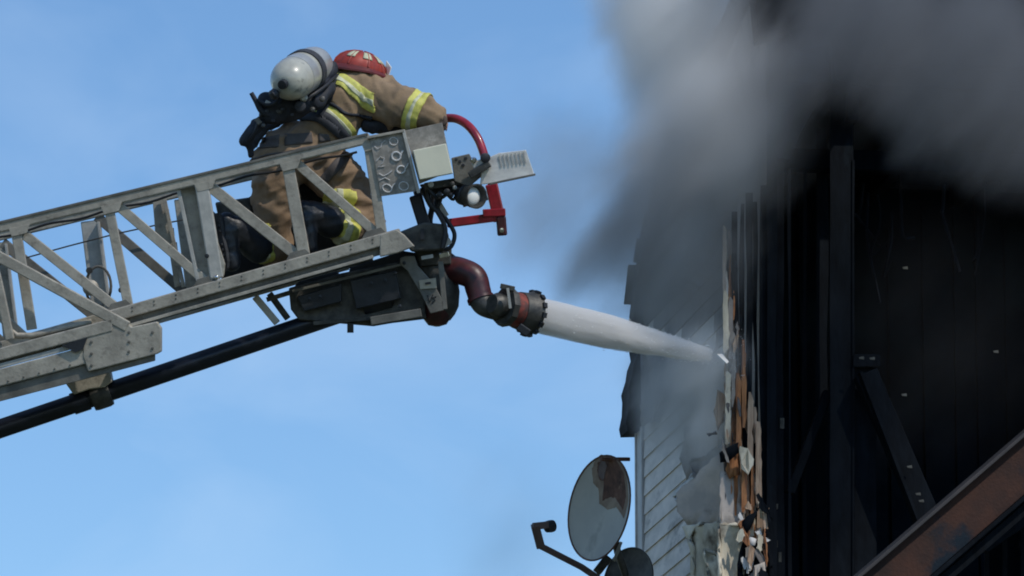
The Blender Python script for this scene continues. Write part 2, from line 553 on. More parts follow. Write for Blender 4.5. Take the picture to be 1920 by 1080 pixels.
def flake(poly, off, thick, m, name, pl=SW, label=None, curl=0.0, smooth=True):
    """ragged sheet hanging in front of a wall plane, rippled and torn along its rim"""
    rim = []
    n = len(poly)
    for i in range(n):
        a, b = poly[i], poly[(i + 1) % n]
        L_ = math.hypot(b[0] - a[0], b[1] - a[1])
        q = max(2, int(L_ / 9))
        for k in range(q):
            t = k / q
            j = 0 if k == 0 else random.uniform(-2.4, 2.4)
            rim.append((a[0] + (b[0] - a[0]) * t + j, a[1] + (b[1] - a[1]) * t + j * .8))
    nrm = wn if pl is SW else fn
    P = [pl(x, y, off) for x, y in rim]
    o0 = origin_of(house)
    bm = bmesh.new()
    bmesh.ops.triangulate(bm, faces=[bm.faces.new([bm.verts.new(p - o0) for p in P])])
    bmesh.ops.subdivide_edges(bm, edges=[e for e in bm.edges if e.calc_length() > .12], cuts=3, use_grid_fill=True)
    bmesh.ops.triangulate(bm, faces=bm.faces)
    sd_ = random.uniform(0, 50)
    A_ = .012 + curl
    for v in bm.verts:
        w = Vector((v.co.x * 9, v.co.y * 5, v.co.z * 2.2)) + Vector((sd_, 0, 0))
        k = noise.noise(w) * A_ + noise.noise(w * 3) * A_ * .45
        if v.is_boundary: k += curl * .5 + abs(noise.noise(w * 2)) * A_
        v.co += nrm * k
    me = bpy.data.meshes.new(name)
    bm.to_mesh(me); bm.free()
    me.materials.append(m)
    for p in me.polygons: p.use_smooth = smooth
    o = bpy.data.objects.new(name, me)
    COL.objects.link(o); o.parent = house
    sdm = o.modifiers.new('t', 'SOLIDIFY'); sdm.thickness = thick; sdm.offset = 0
    if label: o['label'] = label
    return o


for (a, b, t, bt, o0, m, jg) in [(1355, 1361, 425, 552, .20, 'sheath', 1.8), (1356, 1366, 540, 665, .21, 'paper', 2.8), (1360, 1370, 690, 838, .21, 'paper', 3.4), (1366, 1374, 560, 700, .19, 'siding_dark', 2.4), (1371, 1379, 620, 760, .19, 'sheath', 2.4),
                                 (1380, 1389, 700, 850, .185, 'wood', 2.4), (1391, 1399, 640, 800, .18, 'wood', 2.4), (1402, 1412, 740, 880, .185, 'paleWood', 2.6),
                                 (1390, 1400, 880, 965, .19, 'wood', 3.0), (1417, 1427, 790, 950, .19, 'paleWood', 2.0), (1408, 1415, 860, 990, .18, 'wood', 2.4)]:
    plank(a, b, t, bt, o0, o0 - .03, M[m], 'split_board', jag=jg, n=10)
nk = (wn * .55 + fn * .84).normalized()
def KP(px, py, off=0.0): return on_plane(px, py, C1 + wn * .02 + fn * .10, nk, off)
flake([(1310, 700), (1352, 672), (1358, 700), (1352, 805), (1325, 812), (1308, 770)], .05, .012, M['greyboard'], 'sheathing_panel')
flake([(1288, 800), (1352, 800), (1350, 850), (1330, 880), (1290, 900), (1275, 860)], .045, .012, M['sheath'], 'sheathing_panel')
flake([(1268, 925), (1350, 850), (1385, 870), (1400, 905), (1402, 960), (1388, 992), (1350, 985), (1290, 985), (1270, 960)], .02, .015, M['greyboard'], 'gypsum_sheet', pl=KP, label='loose grey sheet hanging above the torn cream insulation')
flake([(1262, 930), (1290, 900), (1345, 838), (1350, 848), (1300, 905), (1275, 945)], .13, .015, M['trim'], 'torn_strip')
flake([(1280, 990), (1340, 982), (1385, 996), (1392, 1010), (1388, 1100), (1300, 1110), (1296, 1040)], .04, .03, M['paper'], 'insulation_sheet', pl=KP, curl=.05)
flake([(1318, 1030), (1345, 1040), (1352, 1100), (1330, 1105)], .10, .02, M['paper'], 'insulation_sheet', pl=KP, curl=.05)
flake([(1362, 1040), (1390, 1015), (1386, 1060), (1372, 1100), (1355, 1100)], .11, .02, M['paper'], 'insulation_sheet', pl=KP, curl=.06)
flake([(1385, 838), (1400, 842), (1412, 862), (1400, 892), (1390, 880)], .22, .01, M['paper'], 'torn_flap', pl=FP, curl=.02, smooth=False)
flake([(1365, 850), (1382, 862), (1385, 892), (1368, 898), (1360, 880)], .16, .01, M['wood'], 'torn_flap', pl=FP)
flake([(1348, 850), (1382, 832), (1384, 850), (1366, 866), (1350, 868)], .19, .012, M['char'], 'burnt_flap', pl=FP, curl=.02)
flake([(1345, 730), (1362, 742), (1358, 790), (1346, 808), (1338, 770)], .10, .01, M['paleWood'], 'torn_flap', pl=FP)
flake([(1325, 812), (1342, 808), (1345, 815), (1330, 818)], .12, .006, M['char'], 'burnt_flap', pl=FP)
flake([(1394, 1018), (1430, 1022), (1444, 1060), (1440, 1100), (1388, 1100), (1386, 1050)], .19, .03, M['char'], 'burnt_flap', pl=FP, curl=.05)
flake([(1405, 1008), (1418, 1012), (1414, 1024), (1403, 1022)], .23, .01, M['trim'], 'torn_flap', pl=FP, curl=.02)
flake([(1413, 1062), (1430, 1056), (1436, 1100), (1412, 1100)], .24, .01, M['greyboard'], 'torn_flap', pl=FP, curl=.02)
flake([(1385, 985), (1400, 968), (1424, 950), (1412, 972), (1398, 1000), (1388, 1006)], .21, .012, M['char'], 'burnt_flap', pl=FP, curl=.02)
flake([(1420, 940), (1432, 945), (1436, 975), (1424, 972)], .2, .012, M['paper'], 'torn_flap', pl=FP, curl=.02)
def splinter(x, y0, y1, w, off, m):
    n = 6
    mb = MB()
    dx = random.uniform(-2.5, 2.5)
    for i in range(n + 1):
        t = i / n
        ww = w * (math.sin(math.pi * min(max(t, .04), .96)) ** .45) * random.uniform(.8, 1.2)
        cx_ = x + dx * t + random.uniform(-.8, .8)
        y = y0 + (y1 - y0) * t
        o_ = off + random.uniform(-.006, .006)
        mb.v += [FP(cx_ - ww / 2, y, o_), FP(cx_ + ww / 2, y + random.uniform(-2, 2), o_ - .004), FP(cx_ + ww / 2, y, o_ - .025), FP(cx_ - ww / 2, y, o_ - .025)]
    for i in range(n):
        b = i * 4
        for k in range(4):
            l = (k + 1) % 4
            mb.f.append((b + k, b + l, b + 4 + l, b + 4 + k))
    mb.f += [(0, 1, 2, 3), (n * 4 + 3, n * 4 + 2, n * 4 + 1, n * 4)]
    mb.build('splinter', m, house)
for k in range(135):
    y0 = 420 + 640 * random.random() ** .65
    ln = random.uniform(35, 150)
    f_ = min(max((y0 - 420) / 560, 0), 1)
    x = 1360 + random.uniform(0, 1) * (14 + 62 * f_)
    rel = (x - 1357) / (14 + 62 * f_)
    if rel < .25: mm = random.choice(['paper', 'paper', 'trim', 'siding_dark', 'paleWood'])
    elif rel < .8: mm = random.choice(['wood', 'wood', 'paleWood', 'char', 'siding_dark', 'wood'] if y0 > 600 else ['char', 'siding_dark', 'char', 'wood'])
    else: mm = random.choice(['char', 'paleWood', 'wood', 'char'] if y0 > 740 else ['char'])
    splinter(x, y0, y0 + ln, random.uniform(2.5, 8), .10 + random.uniform(0, .05), M[mm])
flake([(1348, 984), (1394, 990), (1398, 1040), (1388, 1095), (1346, 1095)], .155, .02, M['paper'], 'insulation_sheet', pl=FP, curl=.04)
flake([(1350, 884), (1390, 890), (1401, 930), (1398, 962), (1386, 988), (1350, 984)], .14, .012, M['greyboard'], 'gypsum_sheet', pl=FP, curl=.01)
flake([(1300, 868), (1346, 842), (1380, 836), (1376, 852), (1352, 874), (1312, 905)], .15, .015, M['siding_dark'], 'torn_strip', curl=.02)
# white flake added, turned to the sun, as a bright spot above the jet's end
sc = V(1357, 673, .50)
nn = SUN_DIR
t1 = nn.cross(Z).normalized(); t2 = t1.cross(nn)
MB().prism([sc - t1 * .026 + t2 * .050, sc + t1 * .028 + t2 * .036, sc + t1 * .022 - t2 * .056, sc - t1 * .016 - t2 * .028], nn * .004).build('glint_flake', M['glare'], house, label='small white flake added as a bright spot at the end of the water jet')
# little light coloured nicks and brackets on the charred wood
for (x_, y_, o_) in [(1466, 794, .08), (1455, 950, .06), (1453, 985, .07), (1454, 1020, .06), (1462, 1045, .05)]:
    c = FP(x_, y_, o_)
    MB().box(c, R * random.uniform(.006, .012), U * random.uniform(.012, .03), fn * .01).build('char_flake', M['gun'], house)

def scrap(cx_, cy_, w_, h_, m, off):
    tilt = random.uniform(-.35, .35)
    pts_ = []
    n_ = random.choice([7, 8, 9])
    for q_ in range(n_):
        a = 2 * math.pi * q_ / n_ + random.uniform(-.2, .2)
        r_ = random.choice([.45, .7, 1.0, 1.25])
        x_, y_ = w_ * r_ * math.cos(a), h_ * r_ * math.sin(a)
        pts_.append((cx_ + x_ * math.cos(tilt) - y_ * math.sin(tilt), cy_ + x_ * math.sin(tilt) + y_ * math.cos(tilt)))
    flake(pts_, off, .006, m, 'torn_scrap', pl=FP, curl=.012, smooth=False)
for k in range(26):
    scrap(random.uniform(1386, 1444), random.uniform(935, 1085), random.uniform(3, 9), random.uniform(10, 28), M[random.choice(['paper', 'char', 'paleWood', 'sheath', 'char', 'wood', 'siding_dark', 'trim'])], .18 + random.uniform(0, .10))
for k in range(7):
    scrap(random.uniform(1352, 1405), random.uniform(600, 930), random.uniform(2, 6), random.uniform(10, 24), M[random.choice(['paper', 'sheath', 'paleWood', 'siding_dark', 'wood'])], .18 + random.uniform(0, .05))
plank(1438, 1456, 250, 1160, .10, .05, M['char'], 'corner_board', jag=1.5)
for k in range(9):
    xs = random.uniform(1500, 1900); ys = random.uniform(300, 420)
    MB().tube(smooth_path([FP(xs + random.uniform(-10, 10) * q_, ys + random.uniform(25, 70) * q_, -.5 - random.uniform(0, .15)) for q_ in range(4)], 4), random.uniform(.004, .012), 6).build('hanging_strip', M['char'], house)

# ---- posts of the burnt front
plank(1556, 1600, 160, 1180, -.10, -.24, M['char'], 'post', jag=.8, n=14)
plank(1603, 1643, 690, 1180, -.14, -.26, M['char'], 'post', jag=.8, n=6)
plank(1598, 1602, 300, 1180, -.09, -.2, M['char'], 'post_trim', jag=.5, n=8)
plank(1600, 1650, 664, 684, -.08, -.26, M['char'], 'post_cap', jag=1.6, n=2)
# brace from post down to the beam
MB().bar(FP(1622, 700, -.05), FP(1745, 985, -.05), .135, .07, fn).build('brace', M['char'], house, bevel=.006)
MB().bar(FP(1612, 700, .0), FP(1722, 985, .0), .018, .09, fn).build('brace_edge', M['char'], house)
MB().bar(FP(1480, 925, -.25), FP(1552, 735, -.25), .05, .07, fn).build('brace', M['char'], house, bevel=.006)
# horizontal header and burnt lintels
MB().bar(FP(1440, 300, -.4), FP(2100, 315, -.4), .12, .12, fn).build('header_beam', M['soot'], house, bevel=.01)
for (x_, y_) in [(1692, 501), (1690, 739), (1700, 874), (1862, 658), (1610, 670), (1630, 671), (1716, 925), (1722, 938)]:
    c = FP(x_, y_, .02)
    MB().prism([c, c + R * .028 + U * .004, c + R * .03 - U * .012, c + R * .004 - U * .01], fn * .006).build('metal_clip', M['alu_dark'], house)

# ---- roof: slab along the slope with ragged burnt shingle edge
edge = outline
m = MB()
out_edge, in_edge = [], []
roof_pts = [SW(x, y) for x, y in edge]
for i in range(len(roof_pts) - 1):
    p, q = roof_pts[i], roof_pts[i + 1]
    a = (q - p)
    nrm = a.normalized().cross(wn).normalized()
    if nrm.z < 0: nrm = -nrm
    MB().box((p + q) / 2 + nrm * .07 + fdir * 1.15, a * .515, nrm * .06, fdir * 1.22).build('roof_plank', M['shingle'], house)
# shingles along the rake
for i in range(len(roof_pts) - 1):
    p, q = roof_pts[i], roof_pts[i + 1]
    L = (q - p).length
    a = (q - p).normalized()
    nrm = a.cross(wn).normalized()
    if nrm.z < 0: nrm = -nrm
    s = 0
    while s < L:
        w_ = random.uniform(.16, .30)
        c = p + a * (s + w_ / 2) + nrm * (.145 + random.uniform(0, .02)) + wn * random.uniform(-.12, -.03)
        MB().box(c, a * (w_ / 2 - .01), nrm * .008, wn * random.uniform(.10, .14)).build('shingle', M['shingle'], house)
        s += w_
# hanging burnt eave at the far corner (dark ragged silhouette against the sky)
far = C2 + wdir * .05
def FB(px, py, off=0.0):
    return on_plane(px, py, C2, fn, off)
def slab(poly, off, th, m, name):
    return MB().prism([FB(x, y, off) for x, y in poly], -fn * th).build(name, m, house)
slab([(1197, 661), (1226, 656), (1236, 700), (1228, 760), (1216, 806), (1177, 807), (1174, 792), (1179, 768), (1180, 742), (1178, 728), (1186, 702), (1189, 682)], .10, .25, M['shingle'], 'eave_end')
slab([(1192, 640), (1226, 600), (1232, 560), (1240, 660), (1196, 664)], .02, .25, M['shingle'], 'eave_end')
# stair-like ragged flaps below the eave over the siding
flake([(1206, 655), (1290, 660), (1300, 676), (1262, 690), (1246, 704), (1236, 735), (1224, 790), (1206, 800)], .06, .012, M['siding_dark'], 'scorched_sheet')

# upper front: charred gable piece above the opening and the roof over it
up = [(1446, -60), (1446, 70), (1432, 76), (1428, 40), (1420, -40)]
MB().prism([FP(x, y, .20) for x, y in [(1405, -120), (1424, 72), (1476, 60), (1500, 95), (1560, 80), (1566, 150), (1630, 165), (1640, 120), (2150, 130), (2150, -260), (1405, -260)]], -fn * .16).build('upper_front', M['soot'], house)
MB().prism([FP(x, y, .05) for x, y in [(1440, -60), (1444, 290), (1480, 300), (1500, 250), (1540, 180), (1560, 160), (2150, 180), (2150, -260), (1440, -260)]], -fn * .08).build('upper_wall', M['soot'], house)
# big roof plane reaching back from the front edge
ra = FP(1400, -160, .7); rb = FP(2300, -160, .7)
MB().prism([ra, rb, rb + wdir * 5.2 + Z * 1.6, ra + wdir * 5.2 + Z * 1.6], Z * .14).build('main_roof', M['shingle'], house)

# ================================================================== SLOPING BEAM (lower right)
b0 = V(1560, 1128, -.6); b1 = V(2040, 715, -.1)
beam = thing('sloping_beam', 'rust brown sloping steel beam crossing the bottom right corner before the black house front', 'beam', b0)
ax = (b1 - b0).normalized()
bs = ax.cross(F).normalized()
if bs.z < 0: bs = -bs
L = (b1 - b0).length
def bp(s, h, d): return b0 + ax * s + bs * h + F * d
def bbox(s0, s1, h0, h1, d0, d1): return MB().box(bp((s0 + s1) / 2, (h0 + h1) / 2, (d0 + d1) / 2), ax * ((s1 - s0) / 2), bs * ((h1 - h0) / 2), F * ((d1 - d0) / 2))
bbox(0, L, -.235, -.003, .02, .05).build('web', M['rust'], beam)
bbox(0, L, 0, .020, -.05, .12).build('upper_flange', M['rust_edge'], beam, bevel=.003)
bbox(0, L, -.258, -.238, -.03, .12).build('lower_flange', M['char'], beam, bevel=.003)
bbox(0, L, -.33, -.275, .05, .12).build('lower_rail', M['char'], beam, bevel=.003)
post = thing('porch_rail', 'dark railing panel behind the sloping beam in the bottom right corner', 'railing', V(1900, 1100, .1))
MB().bar(V(1843, 1030, .1), V(1990, 930, .3), .05, .05, F).build('top_rail', M['char'], post, bevel=.005)
for k in range(4):
    x_ = 1850 + 34 * k
    MB().bar(V(x_, 1030 - 23 * k, .12 + .04 * k), V(x_, 1300, .12 + .04 * k), .025, .025, F).build('baluster', M['char'], post)
MB().prism([V(1846, 1040, .2), V(1886, 1004, .22), V(1990, 940, .3), V(1990, 1300, .3), V(1846, 1300, .2)], F * .02).build('back_panel', M['soot'], post)

# ================================================================== SATELLITE DISHES
def make_dish(c, n, rad, major, ratio, name, label, burnt):
    d = thing(name, label, 'satellite dish', c)
    n = n.normalized()
    maj = (major - n * major.dot(n)).normalized()
    mi = n.cross(maj).normalized()
    rings, seg = 9, 48
    vs, fs = [], []
    for side in (0, 1):
        for i in range(rings + 1):
            rr = rad * i / rings
            for k in range(seg):
                t = 2 * math.pi * k / seg
                h = (rr * rr) / (rad * rad) * rad * .17 - (.006 if side else 0)
                # slightly squared-off ellipse like a pressed offset dish
                vs.append(c + maj * (rr * 1.06 * math.cos(t)) + mi * (rr * ratio * math.sin(t)) + n * h)
    o = (rings + 1) * seg
    for i in range(rings):
        for k in range(seg):
            l = (k + 1) % seg
            fs.append((i * seg + k, (i + 1) * seg + k, (i + 1) * seg + l, i * seg + l))
            fs.append((o + i * seg + l, o + (i + 1) * seg + l, o + (i + 1) * seg + k, o + i * seg + k))
    for k in range(seg):
        l = (k + 1) % seg
        fs.append((rings * seg + k, o + rings * seg + k, o + rings * seg + l, rings * seg + l))
    MB().add(vs, fs).build('reflector', M['dish'], d, smooth=True, fix=False)
    rim = [c + maj * (rad * 1.06 * math.cos(2 * math.pi * k / 48)) + mi * (rad * ratio * math.sin(2 * math.pi * k / 48)) + n * rad * .17 for k in range(48)]
    MB().tube(rim, .0055, 8, closed=True).build('rim', M['dish_burn' if burnt else 'dish'], d, smooth=True)
    d['group'] = 'satellite dishes beside the burnt house wall'
    return d, maj, mi, n


nd = -R * .80 + U * .185 - F * .57
dc = V(1136, 955, 2.5)
dish, maj, mi, nd = make_dish(dc, nd, .292, R * .226 + U * .974, 1.0, 'satellite_dish', 'grey satellite dish with scorched brown top edge beside the house corner', True)
def DP(u, v, e=0.004):       # point on the reflector: u along the long axis, v across
    q = (u * u + v * v) / (.292 * .292)
    return dc + maj * (u * 1.06) + mi * v + nd * (q * .292 * .17 + e)
def dish_patch(poly, e, m, name):
    # subdivided patch lying on the curved bowl
    cx = sum(p[0] for p in poly) / len(poly); cy = sum(p[1] for p in poly) / len(poly)
    rim = []
    for i in range(len(poly)):
        a, b = poly[i], poly[(i + 1) % len(poly)]
        for k in range(5):
            j = random.uniform(-.004, .004) if k else 0
            rim.append((a[0] + (b[0] - a[0]) * k / 5 + j, a[1] + (b[1] - a[1]) * k / 5 + j))
    vs, fs = [], []
    lv = [1, .8, .6, .4, .2]
    for s in lv:
        vs += [DP(cx + (x - cx) * s, cy + (y - cy) * s, e) for x, y in rim]
    vs.append(DP(cx, cy, e))
    n = len(rim)
    for i in range(len(lv) - 1):
        for k in range(n):
            l = (k + 1) % n
            fs.append((i * n + k, i * n + l, (i + 1) * n + l, (i + 1) * n + k))
    for k in range(n):
        fs.append(((len(lv) - 1) * n + k, (len(lv) - 1) * n + (k + 1) % n, len(vs) - 1))
    N = len(vs)
    vs2 = [v - nd * .002 for v in vs]
    fs2 = [tuple(N + i for i in reversed(f)) for f in fs]
    MB().add(vs + vs2, fs + fs2).build(name, m, dish, smooth=True)
# which way "mi" points on screen: keep v > 0 = screen left
sgn = 1 if mi.dot(R) < 0 else -1
dish_patch([(.287, sgn * .09), (.287, sgn * -.08), (.22, sgn * -.18), (.08, sgn * -.25), (-.02, sgn * -.235), (.03, sgn * -.10), (.0, sgn * -.02), (.02, sgn * .07), (.10, sgn * .10), (.12, sgn * .15), (.20, sgn * .17), (.25, sgn * .14)], .0025, M['dish_soot'], 'soot_stain')
dish_patch([(.284, sgn * .04), (.284, sgn * -.05), (.22, sgn * -.15), (.10, sgn * -.215), (.02, sgn * -.20), (.075, sgn * -.08), (.07, sgn * -.02), (.04, sgn * .045), (.15, sgn * .06), (.15, sgn * .10), (.20, sgn * .125), (.24, sgn * .12)], .004, M['dish_burn'], 'scorch_patch')
dish_patch([(.27, sgn * .07), (.23, sgn * .03), (.19, sgn * .05), (.15, sgn * .06), (.17, sgn * .11), (.22, sgn * .11)], .0065, M['arm'], 'peeled_patch')
MB().bar(V(1126, 861, 2.46), V(1180, 861, 2.5), .022, .05, F).build('melted_rim', M['dish_burn'], dish, bevel=.004)
armp = [V(1130, 1090, 2.45), V(1090, 1063, 2.1), V(1045, 1040, 1.95), V(1012, 1023, 1.85)]
MB().tube(armp, .019, 12).build('feed_arm', M['arm'], dish, smooth=True)
a2 = MB(); a2.bar(V(1014, 1026, 1.85), V(1003, 984, 1.8), .050, .05, F)
a2.build('feed_bracket', M['arm'], dish, bevel=.006)
MB().bar(V(999, 987, 1.8), V(1028, 984, 1.82), .040, .045, F).build('feed_bracket', M['arm'], dish, bevel=.006)
MB().lathe(V(1024, 988, 1.82), (R * .8 + U * .1 + F * .6), [(0, .022), (.004, .033), (.03, .036), (.05, .034), (.056, .02)], 20).build('feed_horn', M['black'], dish, smooth=True)
MB().tube([dc - nd * .02, V(1158, 1035, 2.75), V(1172, 1075, 2.9), V(1180, 1160, 3.1)], .022, 12).build('mast', M['gun'], dish, smooth=True)
MB().bar(V(1152, 1050, 2.62), V(1164, 1018, 2.68), .018, .03, F).build('mount_clip', M['alu_light'], dish)
MB().bar(V(1140, 1046, 2.62), V(1120, 1072, 2.55), .05, .04, F).build('mount_clip', M['gun'], dish, bevel=.004)
dish2, *_ = make_dish(V(1184, 1090, 3.1), (-R * .55 + U * .25 - F * .72), .185, U * .98 + R * -.1, .95, 'satellite_dish', 'second darker dish half hidden behind the mount of the scorched one', False)
for ch_ in dish2.children: ch_.data.materials[0] = M['gun']
MB().tube([V(1184, 1084, 3.14), V(1200, 1130, 3.6), V(1222, 1160, 4.6)], .02, 12).build('mast', M['gun'], dish2, smooth=True)

# ================================================================== AERIAL LADDER
A = R * -.15 + U * -.06 + F * .65             # from the near truss to the far truss
AN = A.normalized()
ladder = thing('aerial_ladder', 'grey aluminium fire truck ladder reaching in from the left with a kneeling firefighter on it', 'ladder', V(-60, 700, .3))
def LP(px, py, t=0.0, d=0.0): return V(px, py, d) + A * t
def S(px): return px * PX
def lbar(a, b, w, th=.035, t=0, d=0, m='alu', name='brace', bevel=.004, label=None, parent=None):
    return MB().bar(LP(*a, t, d), LP(*b, t, d), S(w), th, F).build(name, M[m], parent or ladder, bevel=bevel, label=label)
def top_y(x): return 427 - .24 * x
def base_y(x): return 510 - .283 * (x - 460)
X0 = -1150
for t in (0, 1):
    lbar((X0, top_y(X0)), (694, top_y(694) - 1), 19, .05, t, 0, 'alu', 'handrail', .008)
    lbar((X0, top_y(X0) - 9), (690, top_y(690) - 10), 5, .062, t, 0, 'alu_dark', 'rail_lip', .002)
    lbar((X0, base_y(X0) + 12), (752, base_y(752) + 12), 23, .075, t, 0, 'alu', 'base_rail', .006)
    lbar((X0, base_y(X0) + 31), (745, base_y(745) + 31), 17, .045, t, .02, 'alu_dark', 'rail_web', .003)
    lbar((X0, base_y(X0) + 39), (700, base_y(700) + 39), 6, .07, t, 0, 'alu', 'rail_lip', .002)
# uprights and braces: the pattern of the photo, carried on to the left
ups = [((690, 262), (716, 437), 19), ((538, 300), (570, 478), 23), ((203, 384), (241, 574), 18), ((29, 425), (60, 618), 19)]
for a, b, w in ups:
    lbar(a, b, w, .04, 0, .002, 'alu', 'upright')
for a, b, w in ups[1:]:
    pass
brs = [((552, 302), (702, 434), 18), ((388, 345), (558, 480), 21), ((217, 382), (386, 528), 18), ((36, 432), (224, 582), 19)]
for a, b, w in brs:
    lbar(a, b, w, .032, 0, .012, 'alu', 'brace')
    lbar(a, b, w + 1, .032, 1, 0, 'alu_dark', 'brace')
for k in range(1, 7):
    dx = -178 * k
    for (a, b, w), nm in (((ups[3]), 'upright'), (brs[3], 'brace')):
        if nm == 'brace' and k < 1: continue
        a2_ = (a[0] + dx, top_y(a[0] + dx)); b2_ = (b[0] + dx, base_y(b[0] + dx) + 6)
        lbar(a2_, b2_, w, .035, 0, 0, 'alu', nm)
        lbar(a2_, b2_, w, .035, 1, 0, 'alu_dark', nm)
# the wide channel upright of the near truss
lbar((378, 345), (407, 522), 26, .05, 0, 0, 'alu_light', 'upright', .008, 'wide pale channel upright')
lbar((350, 352), (388, 524), 30, .02, 0, .05, 'alu', 'channel_web', .002)
lbar((334, 352), (372, 528), 7, .05, 0, .02, 'alu_light', 'channel_flange', .002)
MB().prism([LP(x, y, 0, -.022) for x, y in [(404, 440), (414, 470), (422, 495), (420, 516), (410, 524), (402, 500), (396, 455)]], F * .03).build('gusset', M['alu'], ladder, bevel=.003)
MB().lathe(LP(388, 480, 0, -.025), -F, [(0, .012), (.008, .012), (.009, .002)], 12).build('bolt', M['black'], ladder)
MB().ball(LP(406, 520, 0, -.03), .014).build('weld_cap', M['steel'], ladder, smooth=True)
# far truss uprights are broad plates
for (x, w) in ((203, 38), (378, 30), (538, 30), (29, 30)):
    lbar((x + 2, top_y(x) + 12), (x + 26, base_y(x + 26) + 6), w, .03, 1, 0, 'alu_light' if x == 203 else 'alu', 'upright', .006)
    lbar((x + 2 + w * .4, top_y(x) + 14), (x + 26 + w * .4, base_y(x + 26)), 5, .05, 1, -.03, 'alu_light', 'channel_flange', .002)
MB().lathe(LP(205 + 53 + 6, 545 - 22, 1, -.06), -F, [(0, .016), (.02, .016), (.022, .004)], 14).build('bolt', M['gun'], ladder)
# jagged latch plate beside the wide upright, with slots
MB().prism([LP(x, y, .45) for x, y in [(303, 366), (322, 360), (330, 372), (336, 410), (344, 450), (352, 500), (356, 526), (345, 530), (336, 470), (322, 446), (308, 430), (306, 400)]], F * .03).build('latch_plate', M['alu'], ladder, bevel=.003)
for (x, y) in ((331, 390), (340, 425), (346, 452)):
    MB().bar(LP(x, y - 8, .45, -.012), LP(x + 2, y + 8, .45, -.012), S(6), .012, F).build('latch_slot', M['black'], ladder)
lbar((322, 356), (360, 530), 7, .03, .4, 0, 'alu', 'latch_bar', .002)
# pulley behind the truss
ring = [LP(213 + 24 * math.cos(a), 520 + 38 * math.sin(a), .8) for a in [2 * math.pi * k / 24 for k in range(24)]]
MB().tube(ring, .008, 8, closed=True).build('cable_loop', M['alu_dark'], ladder, smooth=True)
MB().lathe(LP(197, 524, .75), -F, [(0, .04), (.01, .044), (.03, .044), (.04, .03), (.05, .012)], 20).build('pulley', M['alu'], ladder, smooth=True)
MB().lathe(LP(196, 490, .8), -F, [(0, .018), (.03, .018)], 14).build('pulley_pin', M['gun'], ladder, smooth=True)
# cable strung along the inside
cb = [LP(-200 + 90 * k, 525 - 20.5 * k + 5 * math.sin(k * .9), .9) for k in range(9)]
MB().tube(cb, .0042, 6).build('cable', M['gun'], ladder, smooth=True)
# rungs
k = 0
x = 700
while x > X0:
    MB().tube([LP(x, base_y(x) + 14, 0.03), LP(x, base_y(x) + 14, .97)], .019, 12).build('rung', M['alu_dark'], ladder, smooth=True)
    x -= 105
# tip end of the base rail
MB().prism([LP(x, y, 0, -.04) for x, y in [(712, 440), (744, 430), (758, 440), (778, 462), (746, 474), (712, 482)]], F * .075).build('rail_end', M['alu'], ladder, bevel=.006)
MB().prism([LP(x, y, .1) for x, y in [(750, 434), (800, 414), (838, 418), (846, 440), (838, 466), (776, 470)]], F * .35).build('end_block', M['gun'], ladder, bevel=.01)
MB().box(LP(796, 437, .08), R * .010, U * .03, F * .01).build('end_slot', M['black'], ladder)

MB().prism([LP(x, y, .80) for x, y in [(452, 384), (520, 336), (570, 322), (640, 322), (745, 384), (760, 420), (768, 446), (448, 530), (446, 450)]], F * .03).build('foot_board', M['black'], ladder, bevel=.004)
MB().prism([LP(x, y, .55) for x, y in [(425, 366), (492, 356), (500, 400), (470, 396), (432, 398)]], F * .08).build('stowed_tool', M['gun'], ladder, bevel=.01)
# ---- second ladder section (outer), ends at x = 293
ob = lambda x: 680 - .262 * x
T2 = -.16
def orail(y0, y1, x1, m, name, th, d, bev=.006):
    pts_ = [LP(X0, 680 - .262 * X0 + y0, T2, d), LP(x1, 680 - .262 * x1 + y0, T2, d), LP(x1, 680 - .262 * x1 + y1, T2, d), LP(X0, 680 - .262 * X0 + y1, T2, d)]
    MB().prism(pts_, F * th).build(name, M[m], ladder, bevel=bev)
orail(-26, -2, 205, 'alu', 'outer_rail_cap', .07, -.02)
orail(3, 12, 150, 'alu_light', 'outer_rail_strip', .05, -.005, .003)
orail(13, 46, 289, 'alu', 'outer_rail', .09, -.01)
orail(47, 74, 284, 'alu_dark', 'outer_rail_web', .06, .012, .003)
MB().prism([LP(x, y, T2, -.015) for x, y in [(150, 628), (232, 606), (240, 616), (288, 606), (296, 618), (296, 662), (287, 667), (160, 700), (150, 672)]], F * .1).build('outer_rail_end', M['alu'], ladder, bevel=.006)
MB().prism([LP(x, y, T2, -.03) for x, y in [(110, 650), (158, 636), (150, 658), (136, 664)]], F * .02).build('outer_slot', M['black'], ladder)
lbar((-178, 392), (234, 616), 21, .04, T2, .0, 'alu', 'outer_brace', .006)
lbar((-20, 480), (14, 640), 17, .04, T2, .01, 'alu', 'outer_upright', .006)
lbar((-178, 392), (-150, 700), 19, .04, T2, .01, 'alu', 'outer_upright', .006)
lbar((X0, 645), (-140, 398), 20, .05, T2, .0, 'alu', 'outer_handrail', .006)
for k in range(1, 6):
    lbar((-178 - 190 * k, 408 + 45.5 * k), (-150 - 190 * k, 700 + 50 * k), 19, .04, T2, .01, 'alu', 'outer_upright', .006)
    lbar((-178 - 190 * k, 408 + 45.5 * k), (14 - 190 * k, 660 + 50 * k), 19, .04, T2, .01, 'alu', 'outer_brace', .006)
MB().tube([LP(x, y, T2 + .1) for x, y in [(2, 560), (6, 596), (14, 618), (30, 630), (60, 630), (110, 618), (170, 604)]], .016, 10).build('bent_guard', M['alu'], ladder, smooth=True)
# outer far side
far_t = 1.15
lbar((X0 + 70, ob(X0) + 20), (330, ob(330) + 20), 30, .06, far_t, 0, 'alu_dark', 'outer_rail', .006)

